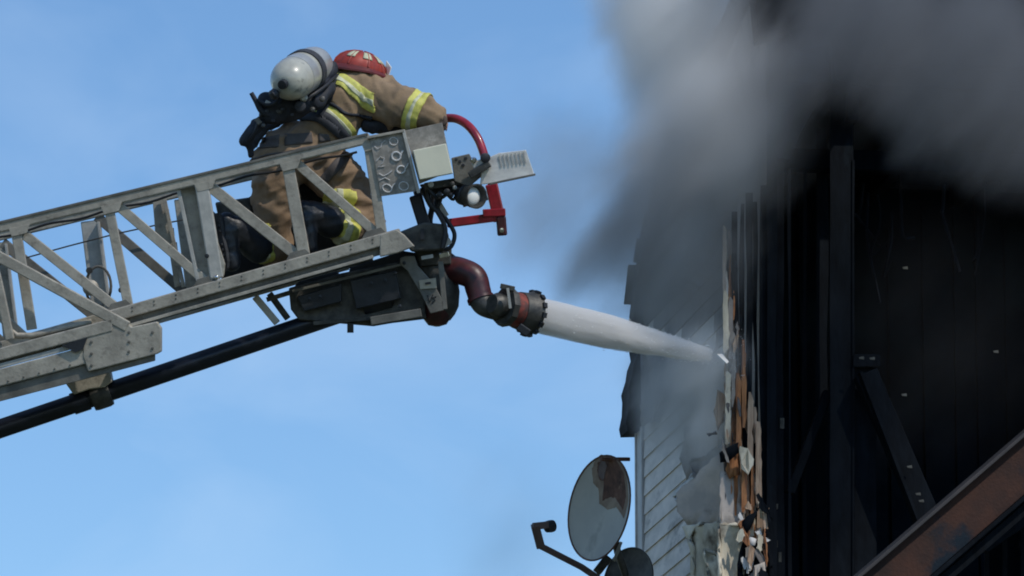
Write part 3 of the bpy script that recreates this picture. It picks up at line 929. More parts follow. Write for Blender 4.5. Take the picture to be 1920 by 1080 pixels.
rv = MB()
xx = -900
while xx < 740:
    for dy in (6, 13):
        rv.lathe(LP(xx, base_y(xx) + dy, 0, -.0375), -F, [(0, .0055), (.003, .0045), (.004, .001)], 8)
    rv.lathe(LP(xx + 20, base_y(xx + 20) + 31, 0, -.004), -F, [(0, .006), (.003, .005), (.004, .001)], 8)
    xx += 41
for x_ in range(10, 285, 29):
    rv.lathe(LP(x_, 680 - .262 * x_ + 40, T2, -.011), -F, [(0, .006), (.003, .005), (.004, .001)], 8)
for (x_, y_) in ((166, 640), (166, 662), (166, 684), (236, 622), (236, 640), (236, 658), (280, 622), (280, 652)):
    rv.lathe(LP(x_, y_ + 4, T2, -.017), -F, [(0, .008), (.004, .007), (.005, .001)], 8)
ro = rv.build('rivet_line', M['alu_dark'], ladder, smooth=True, fix=False); ro['kind'] = 'stuff'
for (x_, dx_) in ((560, 14), (386, 12), (224, 12), (702, 14)):
    MB().prism([LP(x_ - 26, base_y(x_ - 26) + 3, 0, -.021), LP(x_ + 24, base_y(x_ + 24) + 3, 0, -.021), LP(x_ + 12, base_y(x_ + 12) - 12, 0, -.021), LP(x_ - 16, base_y(x_ - 16) - 12, 0, -.021)], F * .006).build('gusset', M['alu_dark'], ladder, bevel=.0015)
for x_ in (538, 378, 203, 30, 692):
    MB().prism([LP(x_ - 14, top_y(x_ - 14) + 6, 0, -.027), LP(x_ + 26, top_y(x_ + 26) + 6, 0, -.027), LP(x_ + 20, top_y(x_ + 20) + 22, 0, -.027), LP(x_ - 8, top_y(x_ - 8) + 22, 0, -.027)], F * .006).build('gusset', M['alu'], ladder, bevel=.0015)
# electric cable clipped under the handrail and a hose along the base rail
MB().tube([LP(x_, top_y(x_) + 15 + 2.5 * math.sin(x_ * .05), .12) for x_ in range(-900, 690, 15)], .007, 8).build('cable', M['black'], ladder, smooth=True)

# ---- waterway pipe and its clamp
P0 = V(-1150, 1192, .30); P1 = V(0, 804, .30); P2 = V(725, 558, .30)
MB().tube([P0, P1, P2], .052, 24).build('waterway_pipe', M['pipe'], ladder, smooth=True, label='black water pipe under the ladder')
pa = (P2 - P1).normalized()
pc = V(190, 745, .30)
pc = P1 + pa * (pc - P1).dot(pa)
MB().lathe(pc - pa * .05, pa, [(0, .056), (0, .074), (.02, .078), (.085, .078), (.105, .072), (.105, .056)], 26).build('pipe_clamp', M['gun'], ladder, smooth=True)
MB().lathe(pc - pa * .16, pa, [(0, .0525), (0, .060), (.09, .060), (.09, .0525)], 26).build('pipe_collar', M['pipe'], ladder, smooth=True)
MB().prism([V(x, y, .22) for x, y in [(122, 718), (205, 690), (210, 716), (196, 726), (168, 730), (138, 740)]], F * .14).build('clamp_bracket', M['alu'], ladder, bevel=.006)
MB().bar(V(196, 700, .24), V(198, 722, .24), S(8), .03, F).build('clamp_bolt', M['alu_light'], ladder, bevel=.002)

# ---- tip furniture: scrawled panel, plate, cream box
PD = -.03
MB().prism([V(x, y, PD) for x, y in [(692, 256), (754, 245), (784, 358), (715, 368)]], F * .02).build('scrawled_panel', M['panel'], ladder, bevel=.002, label='grey panel with white painted scrawls')
MB().bar(V(756, 243, PD - .01), V(785, 362, PD - .01), S(6), .02, F).build('panel_edge', M['alu_light'], ladder, bevel=.002)
MB().bar(V(688, 258, PD - .012), V(758, 245, PD - .012), S(5), .02, F).build('panel_edge', M['alu'], ladder, bevel=.002)
MB().prism([V(x, y, PD - .002) for x, y in [(759, 245), (829, 230), (838, 272), (848, 320), (786, 345)]], F * .03).build('end_plate', M['panel'], ladder, bevel=.002)
MB().prism([V(x, y, -.13) for x, y in [(774, 282), (836, 269), (849, 325), (787, 337)]], F * .10).build('cream_box', M['cream'], ladder, bevel=.004, label='small cream coloured control box')
MB().bar(V(700, 280, .25), V(829, 236, .25), S(16), .05, F).build('inner_rail', M['gun'], ladder)
# scrawls: loops and squiggles of raised paint
def scrawl(points, w=.0032):
    MB().tube([V(x, y, PD - .004) for x, y in points], w, 6).build('paint_scrawl', M['chalk'], ladder, smooth=True)
def loop(cx, cy, rx, ry, rot=0.0, tail=None, w=.0032):
    pts_ = []
    for k in range(13):
        a = 2 * math.pi * k / 12
        x_, y_ = rx * math.cos(a), ry * math.sin(a)
        pts_.append((cx + x_ * math.cos(rot) - y_ * math.sin(rot), cy + x_ * math.sin(rot) + y_ * math.cos(rot)))
    if tail: pts_ += tail
    scrawl(pts_, w)
loop(738, 265, 8, 7, .4, None, .0024)
loop(743, 293, 8.5, 8, .5, [(752, 288), (756, 282)], .005)
loop(752, 318, 8, 7, -.2, [(763, 312), (766, 306)], .0048)
loop(726, 353, 9, 7, .5, [(737, 347), (741, 344)], .0034)
loop(757, 349, 9, 8, .2, None, .003)
scrawl([(702, 274), (708, 279), (714, 276), (716, 268), (722, 264)], .002)
scrawl([(706, 302), (713, 294), (721, 297), (717, 306), (709, 313), (722, 311)], .0022)
scrawl([(710, 325), (719, 330), (728, 326), (735, 320)], .0026)
scrawl([(712, 338), (722, 333), (731, 338)], .0024)

# ---- red guard tube at the tip
rp = smooth_path([V(800, 226, .5), V(832, 222, .45), (V(856, 223, .38)), V(878, 236, .3), V(896, 260, .25), V(908, 292, .22), V(918, 330, .2), V(928, 365, .2), V(936, 400, .2)])
MB().tube(rp, .024, 16).build('guard_tube', M['red'], ladder, smooth=True, label='bright red bent guard tube')
MB().bar(V(838, 419, .2), V(946, 405, .2), S(17), .045, F).build('guard_foot', M['red'], ladder, bevel=.008)
MB().bar(V(921, 345, .2), V(937, 415, .2), S(24), .05, F).build('guard_post', M['red'], ladder, bevel=.008)
MB().bar(V(905, 400, .19), V(948, 398, .19), S(15), .06, F).build('guard_plate', M['red'], ladder, bevel=.006)
MB().bar(V(939, 405, .19), V(942, 442, .19), S(19), .05, F).build('guard_lug', M['maroon'], ladder, bevel=.01)
MB().lathe(V(941, 432, .165), -F, [(0, .013), (.006, .013), (.007, .004)], 14).build('lug_pin', M['steel'], ladder)
# dark hoses and valve gear below the box
hoses = [[(800, 352), (806, 380), (822, 400), (835, 430), (830, 465)], [(826, 360), (818, 385), (836, 410), (852, 438), (846, 462), (832, 468)],
         [(782, 358), (790, 390), (794, 425), (798, 440)], [(812, 350), (812, 380), (806, 415), (812, 440)]]
for i, h in enumerate(hoses):
    MB().tube(smooth_path([V(x, y, .05 + .05 * i) for x, y in h], 6), [.013, .012, .022, .016][i], 10).build('hose', M['black'], ladder, smooth=True)
MB().bar(V(778, 366, .12), V(800, 436, .12), S(24), .05, F).build('hose_post', M['pipe'], ladder, bevel=.01)
MB().bar(V(796, 350, .04), V(872, 338, .04), S(14), .06, F).build('valve_bar', M['gun'], ladder, bevel=.004)
for (x, y, r_, mm) in [(808, 346, .016, 'alu_light'), (838, 360, .018, 'black'), (848, 345, .014, 'gun'), (824, 365, .016, 'black'), (853, 352, .012, 'alu_light'), (846, 366, .014, 'black')]:
    MB().lathe(V(x, y, .0), -F, [(0, r_ * .8), (.01, r_), (.035, r_), (.04, r_ * .5)], 12).build('fitting', M[mm], ladder, smooth=True)
MB().bar(V(820, 375, .1), V(838, 405, .1), S(9), .02, F).build('hose_clip', M['alu_light'], ladder)
MB().bar(V(845, 450, .1), V(828, 462, .1), S(12), .02, F).build('hose_clip', M['alu_light'], ladder)

for i, h in enumerate([[(800, 350), (822, 372), (846, 358), (866, 352)], [(806, 344), (830, 356), (850, 374), (858, 352)], [(790, 352), (812, 392), (826, 372), (818, 350)], [(846, 340), (838, 352), (862, 366), (880, 350)]]):
    MB().tube(smooth_path([V(x, y, .02 + .03 * i) for x, y in h], 6), [.010, .009, .012, .008][i], 8).build('hose', M['black'], ladder, smooth=True)
MB().prism([V(x, y, .08) for x, y in [(786, 346), (850, 334), (884, 340), (878, 352), (840, 364), (800, 366)]], F * .06).build('valve_block', M['black'], ladder, bevel=.008)

# ================================================================== FLOODLIGHT at the tip
lamp = thing('floodlight', 'silver floodlight with flat metal reflector plate beyond the cream box at the ladder tip', 'light', V(870, 320, 0))
MB().prism([V(x, y, -.02) for x, y in [(846, 296), (880, 288), (886, 300), (900, 300), (904, 330), (880, 350), (852, 340)]], F * .05).build('bracket', M['alu_dark'], lamp, bevel=.005)
for (x, y) in ((862, 303), (868, 310), (855, 299), (873, 297)):
    MB().lathe(V(x, y, -.022), -F, [(0, .009), (.003, .009), (.004, .002)], 10).build('bolt', M['black'], lamp)
MB().prism([V(x, y, -.05) for x, y in [(905, 300), (935, 287), (986, 281), (1002, 327), (925, 344), (900, 346)]], F * .012).build('reflector_plate', M['brushed'], lamp, bevel=.003)
MB().bar(V(918, 345, -.055), V(1004, 327, -.055), S(4), .03, F).build('plate_lip', M['alu_dark'], lamp, bevel=.002)
for k in range(7):
    MB().bar(V(936 + 7.5 * k, 291 - 1.0 * k, -.055), V(941 + 7.5 * k, 312 - 1.0 * k, -.055), S(2.0), .004, F).build('plate_rib', M['alu_light'], lamp)
MB().bar(V(880, 330, -.08), V(918, 306, -.08), S(14), .05, F).build('swivel_arm', M['gun'], lamp, bevel=.006)
MB().bar(V(886, 312, -.07), V(912, 299, -.07), S(11), .04, F).build('swivel_arm', M['alu_light'], lamp, bevel=.004)
MB().lathe(V(908, 296, -.08), -F + R * .3, [(0, .02), (.01, .026), (.03, .026), (.035, .012)], 16).build('knob', M['black'], lamp, smooth=True)
MB().lathe(V(886, 300, -.08), -F + R * .3, [(0, .01), (.01, .016), (.025, .016), (.03, .01)], 16).build('knob', M['steel'], lamp, smooth=True)
sa = (R * .60 - U * .06 - F * .80).normalized()
MB().lathe(V(868, 366, .02), sa, [(0, .035), (.01, .050), (.05, .056), (.09, .064), (.125, .068), (.125, .060), (.10, .052), (.05, .03), (.045, .002)], 28).build('lamp_head', M['gun'], lamp, smooth=True, fix=False)
MB().ball(V(868, 366, .02) + sa * .085, (.022, .050, .050), axes=(sa, U, sa.cross(U))).build('lamp_bowl', M['glare'], lamp, smooth=True)  # reflection in the chrome painted as a white bowl
MB().lathe(V(866, 366, .02), sa, [(-.01, .03), (0, .052), (.045, .058), (.05, .05)], 24).build('lamp_housing', M['black'], lamp, smooth=True)
MB().bar(V(868, 386, .0), V(915, 372, .0), S(6), .03, F).build('lamp_yoke', M['gun'], lamp, bevel=.003)
MB().bar(V(900, 345, .0), V(914, 374, .0), S(5), .03, F).build('lamp_yoke', M['alu_light'], lamp, bevel=.003)

# ================================================================== WATER CANNON under the tip
cannon = thing('water_cannon', 'dark red and grey water cannon slung under the ladder tip spraying the wall', 'water cannon', V(760, 560, .3))
MB().prism([V(x, y, .22) for x, y in [(541, 540), (640, 512), (752, 490), (790, 520), (800, 598), (735, 606), (700, 612), (560, 600), (545, 580)]], F * .22).build('body_plate', M['gun'], cannon, bevel=.008)
MB().prism([V(x, y, .16) for x, y in [(556, 556), (640, 532), (640, 566), (570, 584)]], F * .06).build('side_box', M['black'], cannon, bevel=.006)
MB().prism([V(x, y, .15) for x, y in [(655, 526), (742, 508), (752, 560), (668, 580)]], F * .07).build('side_box', M['black'], cannon, bevel=.006)
MB().bar(V(548, 546, .14), V(752, 496, .14), S(5), .03, F).build('frame_bar', M['alu_dark'], cannon, bevel=.002)
MB().bar(V(500, 562, .2), V(546, 548, .2), S(9), .04, F).build('frame_bar', M['gun'], cannon, bevel=.002)
MB().bar(V(478, 556, .14), V(520, 606, .14), S(13), .05, F).build('frame_strut', M['alu'], cannon, bevel=.004)
MB().bar(V(505, 550, .3), V(540, 598, .3), S(12), .05, F).build('frame_strut', M['gun'], cannon, bevel=.004)
MB().lathe(V(712, 560, .26), pa, [(-.1, .054), (-.1, .07), (-.05, .075), (.05, .08), (.07, .06)], 24).build('pipe_socket', M['black'], cannon, smooth=True)
MB().bar(V(588, 606, .2), V(700, 596, .2), S(7), .05, F).build('frame_bar', M['gun'], cannon)
MB().bar(V(695, 602, .12), V(790, 586, .12), S(16), .06, F).build('lower_bar', M['alu_dark'], cannon, bevel=.004)
for (x, y) in [(696, 531), (722, 525), (750, 574), (741, 512), (712, 602), (735, 600), (580, 560), (600, 556), (758, 493)]:
    MB().lathe(V(x, y, .12), -F, [(0, .010), (.01, .010), (.012, .004)], 10).build('bolt', M['black'], cannon)
MB().bar(V(657, 606, .2), V(657, 624, .2), S(12), .03, F).build('drain_lug', M['black'], cannon)
MB().prism([V(x, y, .24) for x, y in [(545, 545), (560, 528), (632, 508), (637, 522), (652, 519), (656, 502), (755, 470), (792, 476), (792, 500), (640, 530)]], F * .2).build('mount_frame', M['black'], cannon, bevel=.006)
# swivel body
MB().lathe(V(812, 476, .32), (-U * 1 + R * .12), [(0, .07), (.02, .10), (.10, .115), (.22, .12), (.30, .105), (.34, .08), (.37, .05)], 28).build('swivel_body', M['gun'], cannon, smooth=True)
MB().lathe(V(818, 566, .3), (-U * 1 + R * .05), [(0, .085), (.05, .085), (.09, .075), (.125, .05), (.135, .01)], 26).build('lower_elbow', M['maroon'], cannon, smooth=True)
MB().prism([V(x, y, .12) for x, y in [(750, 484), (760, 480), (777, 480), (783, 498), (812, 530), (832, 566), (832, 582), (807, 588), (790, 552), (764, 508), (750, 496)]], F * .025).build('side_bracket', M['alu_dark'], cannon, bevel=.004)
MB().prism([V(x, y, .11) for x, y in [(785, 526), (817, 521), (819, 540), (788, 542)]], F * .01).build('sticker', M['tan'], cannon)
MB().bar(V(797, 532, .106), V(808, 530, .106), S(4), .004, F).build('sticker_mark', M['rust_edge'], cannon)
def cannon_mark(points):
    MB().tube([V(x, y, .117) for x, y in points], .0035, 6).build('painted_mark', M['black'], cannon)
cannon_mark([(801, 553), (806, 567), (812, 552)])
cannon_mark([(818, 556), (812, 558), (816, 563), (809, 569)])
MB().bar(V(826, 490, .14), V(834, 580, .14), S(10), .04, F).build('side_bar', M['alu_dark'], cannon, bevel=.003)
MB().bar(V(790, 484, .1), V(812, 480, .1), S(7), .02, F).build('clip', M['alu_light'], cannon, bevel=.002)
MB().bar(V(824, 480, .1), V(842, 476, .1), S(9), .02, F).build('clip', M['steel'], cannon, bevel=.002)
MB().prism([V(x, y, .2) for x, y in [(776, 470), (846, 462), (846, 496), (790, 500)]], F * .25).build('mount_block', M['gun'], cannon, bevel=.008)
# red S-shaped elbow
el = smooth_path([V(836, 505, .3), V(862, 508, .27), V(888, 520, .24), V(897, 545, .22), V(905, 568, .2), V(925, 578, .18), V(950, 583, .17)], 8)
er = [.078 - .020 * i / (len(el) - 1) for i in range(len(el))]
MB().tube(el[:30], er[:30], 24).build('elbow_pipe', M['maroon'], cannon, smooth=True)
MB().tube(el[29:], er[29:], 24).build('elbow_pipe', M['gun'], cannon, smooth=True)
MB().tube(el[28:31], [er[29] + .008] * 3, 24).build('pipe_joint', M['maroon'], cannon, smooth=True)
MB().lathe(V(840, 490, .3), R * .8 + F * .1, [(0, .04), (.02, .045), (.04, .03)], 18).build('elbow_cap', M['maroon'], cannon, smooth=True)
na = (V(1320, 668, .85) - V(1000, 585, .12)).normalized()
n0 = V(938, 573, .13)
MB().lathe(n0 - na * .06, na, [(0, .05), (.03, .066), (.07, .066), (.08, .06), (.09, .06)], 28).build('nozzle_neck', M['gun'], cannon, smooth=True)
MB().lathe(n0 + na * .02, na, [(0, .06), (0, .105), (.035, .110), (.04, .085), (.05, .085)], 10).build('nozzle_flange', M['gun'], cannon)
MB().lathe(n0 + na * .055, na, [(0, .06), (0, .094), (.065, .097), (.065, .06)], 30).build('nozzle_band', M['redband'], cannon, smooth=True)
MB().lathe(n0 + na * .121, na, [(0, .07), (0, .101), (.06, .108), (.075, .116), (.10, .118), (.105, .108), (.09, .085), (.03, .07)], 30).build('nozzle_barrel', M['gun'], cannon, smooth=True, fix=False)
for k in range(14):
    t = 2 * math.pi * k / 14
    s_ = na.orthogonal().normalized(); b_ = na.cross(s_)
    c_ = n0 + na * .213 + (s_ * math.cos(t) + b_ * math.sin(t)) * .121
    MB().box(c_, na * .012, (s_ * math.cos(t) + b_ * math.sin(t)) * .009, (b_ * math.cos(t) - s_ * math.sin(t)) * .014).build('nozzle_tooth', M['black'], cannon)
MB().bar(V(952, 540, .03), V(957, 578, .03), S(5), .012, F).build('nozzle_clip', M['alu_light'], cannon)
MB().bar(V(972, 612, .12), V(992, 626, .12), S(16), .05, F).build('nozzle_lug', M['black'], cannon, bevel=.006)
MB().bar(V(938, 536, .12), V(965, 542, .12), S(10), .05, F).build('nozzle_lug', M['gun'], cannon, bevel=.004)

# ================================================================== FIREFIGHTER
def blob(chains, voxel=.014, smooth=6):
    """closed surface grown from chains of spheres [(point, radius), ...], returned as a mesh"""
    mb = MB()
    for ch in chains:
        for (p, r0), (q, r1) in zip(ch[:-1], ch[1:]):
            n = max(2, int((q - p).length / (min(r0, r1) * .30)))
            for i in range(n + 1):
                t = i / n
                mb.ball(p.lerp(q, t), r0 + (r1 - r0) * t, 14, 9)
    o = mb.build('tmp', M['coat'], None, fix=False)
    m_ = o.modifiers.new('r', 'REMESH'); m_.mode = 'VOXEL'; m_.voxel_size = voxel
    if smooth:
        m2 = o.modifiers.new('s', 'SMOOTH'); m2.iterations = smooth; m2.factor = .5
    dg = bpy.context.evaluated_depsgraph_get()
    me = bpy.data.meshes.new_from_object(o.evaluated_get(dg))
    bpy.data.objects.remove(o)
    return me


def folds(me, amp, dirs, freq=9.0, seed=0.0, fine=.3):
    """cloth folds: ridged noise squeezed along the given direction and pushed out along the normals"""
    d = dirs.normalized()
    me.update()
    nor = [v.normal.copy() for v in me.vertices]
    for v, n_ in zip(me.vertices, nor):
        p = v.co
        along = p.dot(d)
        q = (p - d * along)
        w = Vector((seed, seed * 2, 0)) + q * freq * .35 + d * along * freq
        w += Vector((noise.noise(p * 4 + Vector((9, 0, seed))), noise.noise(p * 4), noise.noise(p * 4 + Vector((0, 5, 0))))) * .9
        a = 1 - abs(noise.noise(w)) * 2.2
        b = noise.noise(w * 2.3) * fine
        v.co = p + n_ * (amp * (a - .55 + b))
    me.update()


def mesh_obj(name, me, m, parent, label=None, smooth=True):
    o0 = origin_of(parent)
    me.transform(Matrix.Translation(-o0))
    me.materials.clear(); me.materials.append(m)
    if smooth:
        for p in me.polygons: p.use_smooth = True
    me.name = name
    o = bpy.data.objects.new(name, me)
    COL.objects.link(o)
    if parent is not None: o.parent = parent
    if label: o['label'] = label
    return o


def bands(me_world, c, n, half, region, off, name, m, parent, thick=.004):
    """strip of cloth cut from a garment between two planes and lifted off it"""
    bm = bmesh.new(); bm.from_mesh(me_world)
    n = n.normalized()
    for s in (-1, 1):
        bmesh.ops.bisect_plane(bm, geom=bm.verts[:] + bm.edges[:] + bm.faces[:], plane_co=c + n * half * s, plane_no=n)
    kill = [f for f in bm.faces if abs((f.calc_center_median() - c).dot(n)) > half - 1e-5 or not region(f.calc_center_median())]
    bmesh.ops.delete(bm, geom=kill, context='FACES')
    if not bm.faces:
        bm.free(); return None
    for v in bm.verts: v.normal_update()
    nn_ = {v: v.normal.copy() for v in bm.verts}
    for v in bm.verts: v.co += nn_[v] * off
    me = bpy.data.meshes.new(name)
    bm.to_mesh(me); bm.free()
    o = mesh_obj(name, me, m, parent)
    sd = o.modifiers.new('t', 'SOLIDIFY'); sd.thickness = thick; sd.offset = 1
    return o


person = thing('person', 'firefighter in brown coat with lime bands and red helmet kneeling on the ladder', 'person', V(560, 470, .35))

# the body itself, inside the clothes: one closed figure
def J(x, y, d, r): return (V(x, y, d), r)
head_c = V(690, 140, .50)
torso = [J(560, 300, .38, .13), J(590, 255, .38, .12), J(640, 210, .42, .13), J(670, 178, .46, .13), J(682, 158, .48, .06), J(688, 150, .49, .055)]
head = [J(688, 142, .49, .075), J(692, 130, .52, .08)]
jaw = [J(698, 148, .54, .055), J(704, 150, .56, .045)]
armN = [J(690, 180, .38, .06), J(752, 200, .28, .05), J(795, 216, .26, .04), J(818, 226, .28, .03)]
armF = [J(700, 170, .60, .06), J(760, 190, .66, .05), J(800, 222, .60, .04), J(818, 232, .55, .03)]
leg1 = [J(530, 310, .34, .10), J(512, 395, .34, .085), J(520, 462, .36, .06), J(472, 460, .22, .045), J(438, 428, .14, .03), J(438, 475, .11, .025)]
leg2 = [J(600, 310, .42, .10), J(655, 360, .40, .08), J(688, 418, .40, .06), J(640, 420, .28, .045), J(586, 400, .16, .03), J(582, 440, .13, .025)]
fing = []
for k in range(4):
    b = V(818, 226, .28 + .0) + F * (.018 * (k - 1.5))
    fing.append([(b, .012), (b + R * .03 + U * .004, .010), (b + R * (.055 + .004 * (k % 2)) - U * .014, .009), (b + R * .055 - U * .036, .008)])
    b = V(818, 232, .55) + F * (.018 * (k - 1.5))
    fing.append([(b, .012), (b + R * .03 + U * .004, .010), (b + R * .055 - U * .014, .009), (b + R * .055 - U * .036, .008)])
me = blob([torso, head, jaw, armN, armF, leg1, leg2] + fing, .010, 2)
mesh_obj('body', me, M['skin'], person)

# trousers
tro = blob([[J(585, 262, .38, .13), J(556, 275, .37, .150)],
            [J(524, 300, .33, .150), J(517, 345, .33, .145), J(511, 400, .33, .122), J(514, 440, .35, .110), J(522, 466, .36, .100)],
            [J(522, 466, .36, .100), J(512, 468, .32, .092), J(502, 470, .29, .086)],
            [J(592, 300, .40, .155), J(632, 335, .40, .140), J(662, 372, .40, .122), J(688, 420, .40, .100)],
            [J(688, 420, .40, .100), J(664, 423, .32, .098), J(648, 423, .28, .098)],
            [J(535, 290, .34, .15), J(590, 290, .38, .155)]], .012, 7)
folds(tro, .022, U * .9 + R * .35, 10.0, 3.0)
folds(tro, .009, U * .8 - R * .4, 22.0, 7.0)
tro_w = tro.copy()
trousers = mesh_obj('trousers', tro, M['trousers'], person)

# coat
coat_m = blob([[J(600, 252, .38, .135), J(628, 222, .40, .150), J(650, 192, .43, .160), J(668, 172, .46, .150)],
               [J(632, 182, .38, .128), J(668, 173, .44, .146), J(712, 182, .43, .132)],
               [J(700, 188, .40, .132), J(742, 200, .34, .132), J(774, 208, .29, .108), J(798, 210, .27, .090), J(813, 217, .27, .072)],
               [J(690, 165, .52, .12), J(740, 190, .62, .10), J(790, 215, .60, .075)]], .012, 6)
folds(coat_m, .020, R * .85 - U * .15, 9.0, 11.0)
folds(coat_m, .007, R * .6 + U * .5, 20.0, 4.0)
coat_w = coat_m.copy()
coat = mesh_obj('coat', coat_m, M['coat'], person)

ta = (V(676, 160, .50) - V(600, 252, .36)).normalized()
reg_torso = lambda p: (p - V(700, 205, .36)).dot(R) < 0.01
tc_ = V(650, 190, .42)
bands(coat_w, tc_ + ta * .02, ta, .040, reg_torso, .003, 'reflective_band', M['lime'], coat)
bands(coat_w, tc_ + ta * .014, ta, .012, reg_torso, .008, 'silver_stripe', M['silver'], coat, .002)
bands(coat_w, tc_ - ta * .165, ta, .036, reg_torso, .003, 'reflective_band', M['lime'], coat)
bands(coat_w, tc_ - ta * .165, ta, .012, reg_torso, .008, 'silver_stripe', M['silver'], coat, .002)
sa_ = (V(812, 214, .27) - V(735, 184, .34)).normalized()
sc_ = V(784, 205, .28)
reg_sleeve = lambda p: (p - sc_).length < .16 and (p - sc_).dot(F) < .16
bands(coat_w, sc_, sa_, .042, reg_sleeve, .003, 'reflective_band', M['lime'], coat)
bands(coat_w, sc_ + sa_ * .0, sa_, .010, reg_sleeve, .008, 'silver_stripe', M['silver'], coat, .002)
# trouser cuffs
c2_ = V(641, 423, .26); a2_ = (V(616, 420, .21) - V(655, 424, .30)).normalized()
reg2 = lambda p: (p - c2_).length < .2 and (p - c2_).dot(U) < .2
bands(tro_w, c2_, a2_, .062, reg2, .003, 'reflective_band', M['lime'], trousers)
bands(tro_w, c2_ + a2_ * .01, a2_, .014, reg2, .008, 'silver_stripe', M['silver'], trousers, .002)
c1_ = V(486, 472, .245); a1_ = (V(474, 472, .21) - V(498, 470, .28)).normalized()
reg1 = lambda p: (p - c1_).length < .16
bands(tro_w, c1_, a1_, .040, reg1, .003, 'reflective_band', M['lime'], trousers)
bands(tro_w, c1_, a1_, .012, reg1, .008, 'silver_stripe', M['silver'], trousers, .002)
# grey patches across the seat
from mathutils.bvhtree import BVHTree
bvh_t = BVHTree.FromPolygons([v.co for v in tro_w.vertices], [p.vertices for p in tro_w.polygons])
bvh_c = BVHTree.FromPolygons([v.co for v in coat_w.vertices], [p.vertices for p in coat_w.polygons])
def hit(px, py, lift=.006, which=(bvh_t,)):
    d = (V(px, py, 0) - EYE).normalized()
    best = None
    for b in which:
        h = b.ray_cast(EYE, d)
        if h[0] is not None and (best is None or h[3] < best[3]): best = h
    if best is None: return None
    return best[0] + best[1] * lift
def sewn_patch(corners, nx, ny, m, name, parent, lift=.005, which=None):
    which = which or (bvh_t,)
    vs, fs = [], []
    (ax_, ay_), (bx_, by_), (cx_, cy_), (dx_, dy_) = corners
    for j in range(ny + 1):
        for i in range(nx + 1):
            u, v = i / nx, j / ny
            x_ = (ax_ * (1 - u) + bx_ * u) * (1 - v) + (dx_ * (1 - u) + cx_ * u) * v
            y_ = (ay_ * (1 - u) + by_ * u) * (1 - v) + (dy_ * (1 - u) + cy_ * u) * v
            h = hit(x_, y_, lift, which)
            vs.append(h if h is not None else V(x_, y_, .2))
    for j in range(ny):
        for i in range(nx):
            k = j * (nx + 1) + i
            fs.append((k, k + 1, k + nx + 2, k + nx + 1))
    o = MB().add(vs, fs).build(name, m, parent, smooth=True)
    sd = o.modifiers.new('t', 'SOLIDIFY'); sd.thickness = .005; sd.offset = 0
    return o
sewn_patch([(492, 258), (524, 254), (522, 276), (488, 279)], 6, 4, M['patch'], 'seat_patch', trousers)
sewn_patch([(534, 253), (584, 249), (586, 268), (534, 274)], 9, 4, M['patch'], 'seat_patch', trousers)
sewn_patch([(597, 250), (616, 252), (620, 264), (598, 267)], 4, 4, M['patch'], 'seat_patch', trousers, which=(bvh_t, bvh_c))
sewn_patch([(645, 282), (662, 290), (612, 345), (594, 338)], 5, 8, M['patch'], 'thigh_shade', trousers, .008)  # dark strip laid on for the shading between the thighs

# boots: shaft, foot hanging toe down, sole to the viewer's left
def boot(shaft0, ankle, heel, toe, sdir):
    b = blob([[(shaft0, .089), (shaft0.lerp(ankle, .4), .080), (ankle, .070)], [(ankle, .068), (heel.lerp(toe, .35), .056), (toe, .046)], [(heel, .048), (heel.lerp(toe, .4), .056)]], .010, 4)
    folds(b, .005, (toe - heel), 14, 1.0)
    o = mesh_obj('boot', b, M['boot'], person)
    a = (toe - heel).normalized()
    s = (sdir - a * sdir.dot(a)).normalized()
    w = a.cross(s)
    prof = []
    L_ = (toe - heel).length
    for t, hw in ((-.16, .022), (-.1, .036), (.1, .038), (.4, .034), (.7, .046), (.95, .044), (1.1, .03), (1.16, .014)):
        prof.append((t, hw))
    c0 = heel + s * .046
    pts_ = [c0 + a * (t * L_) + w * hw for t, hw in prof] + [c0 + a * (t * L_) - w * hw for t, hw in reversed(prof)]
    MB().prism(pts_, s * .02).build('sole', M['sole'], o, bevel=.004)
    for t in (0, .12, .24, .55, .67, .79, .91):
        MB().box(c0 + a * (t * L_) + s * .024, a * .006, w * .03, s * .006).build('tread_bar', M['sole'], o)
    return o
boot(V(484, 464, .235), V(440, 428, .13), V(424, 412, .11), V(436, 494, .10), -R * .75 - F * .6)
boot(V(620, 416, .22), V(584, 400, .15), V(570, 392, .13), V(582, 462, .12), -R * .7 - F * .7)

# glove gripping the top of the plate
gl = []
for b, (cx, cy, dd) in enumerate(((820, 222, .26), (818, 232, .55))):
    base_ = V(cx, cy, dd)
    ch = [[(base_ - R * .05 + U * .01, .036), (base_, .034), (base_ + R * .01, .030)]]
    for k in range(4):
        q = base_ + F * (.020 * (k - 1.5)) + R * .012
        e = .004 * (1.5 - abs(k - 1.5))
        ch.append([(q, .014), (q + R * (.024 + e) + U * .004, .013), (q + R * (.030 + e) - U * .020, .012), (q + R * .022 - U * .036, .011)])
    th = base_ - F * .03 - R * .01
    ch.append([(th, .015), (th + R * .02 - U * .02, .014), (th + R * .035 - U * .03, .012)])
    gm = blob(ch, .007, 2)
    mesh_obj('glove', gm, M['glove'], person)

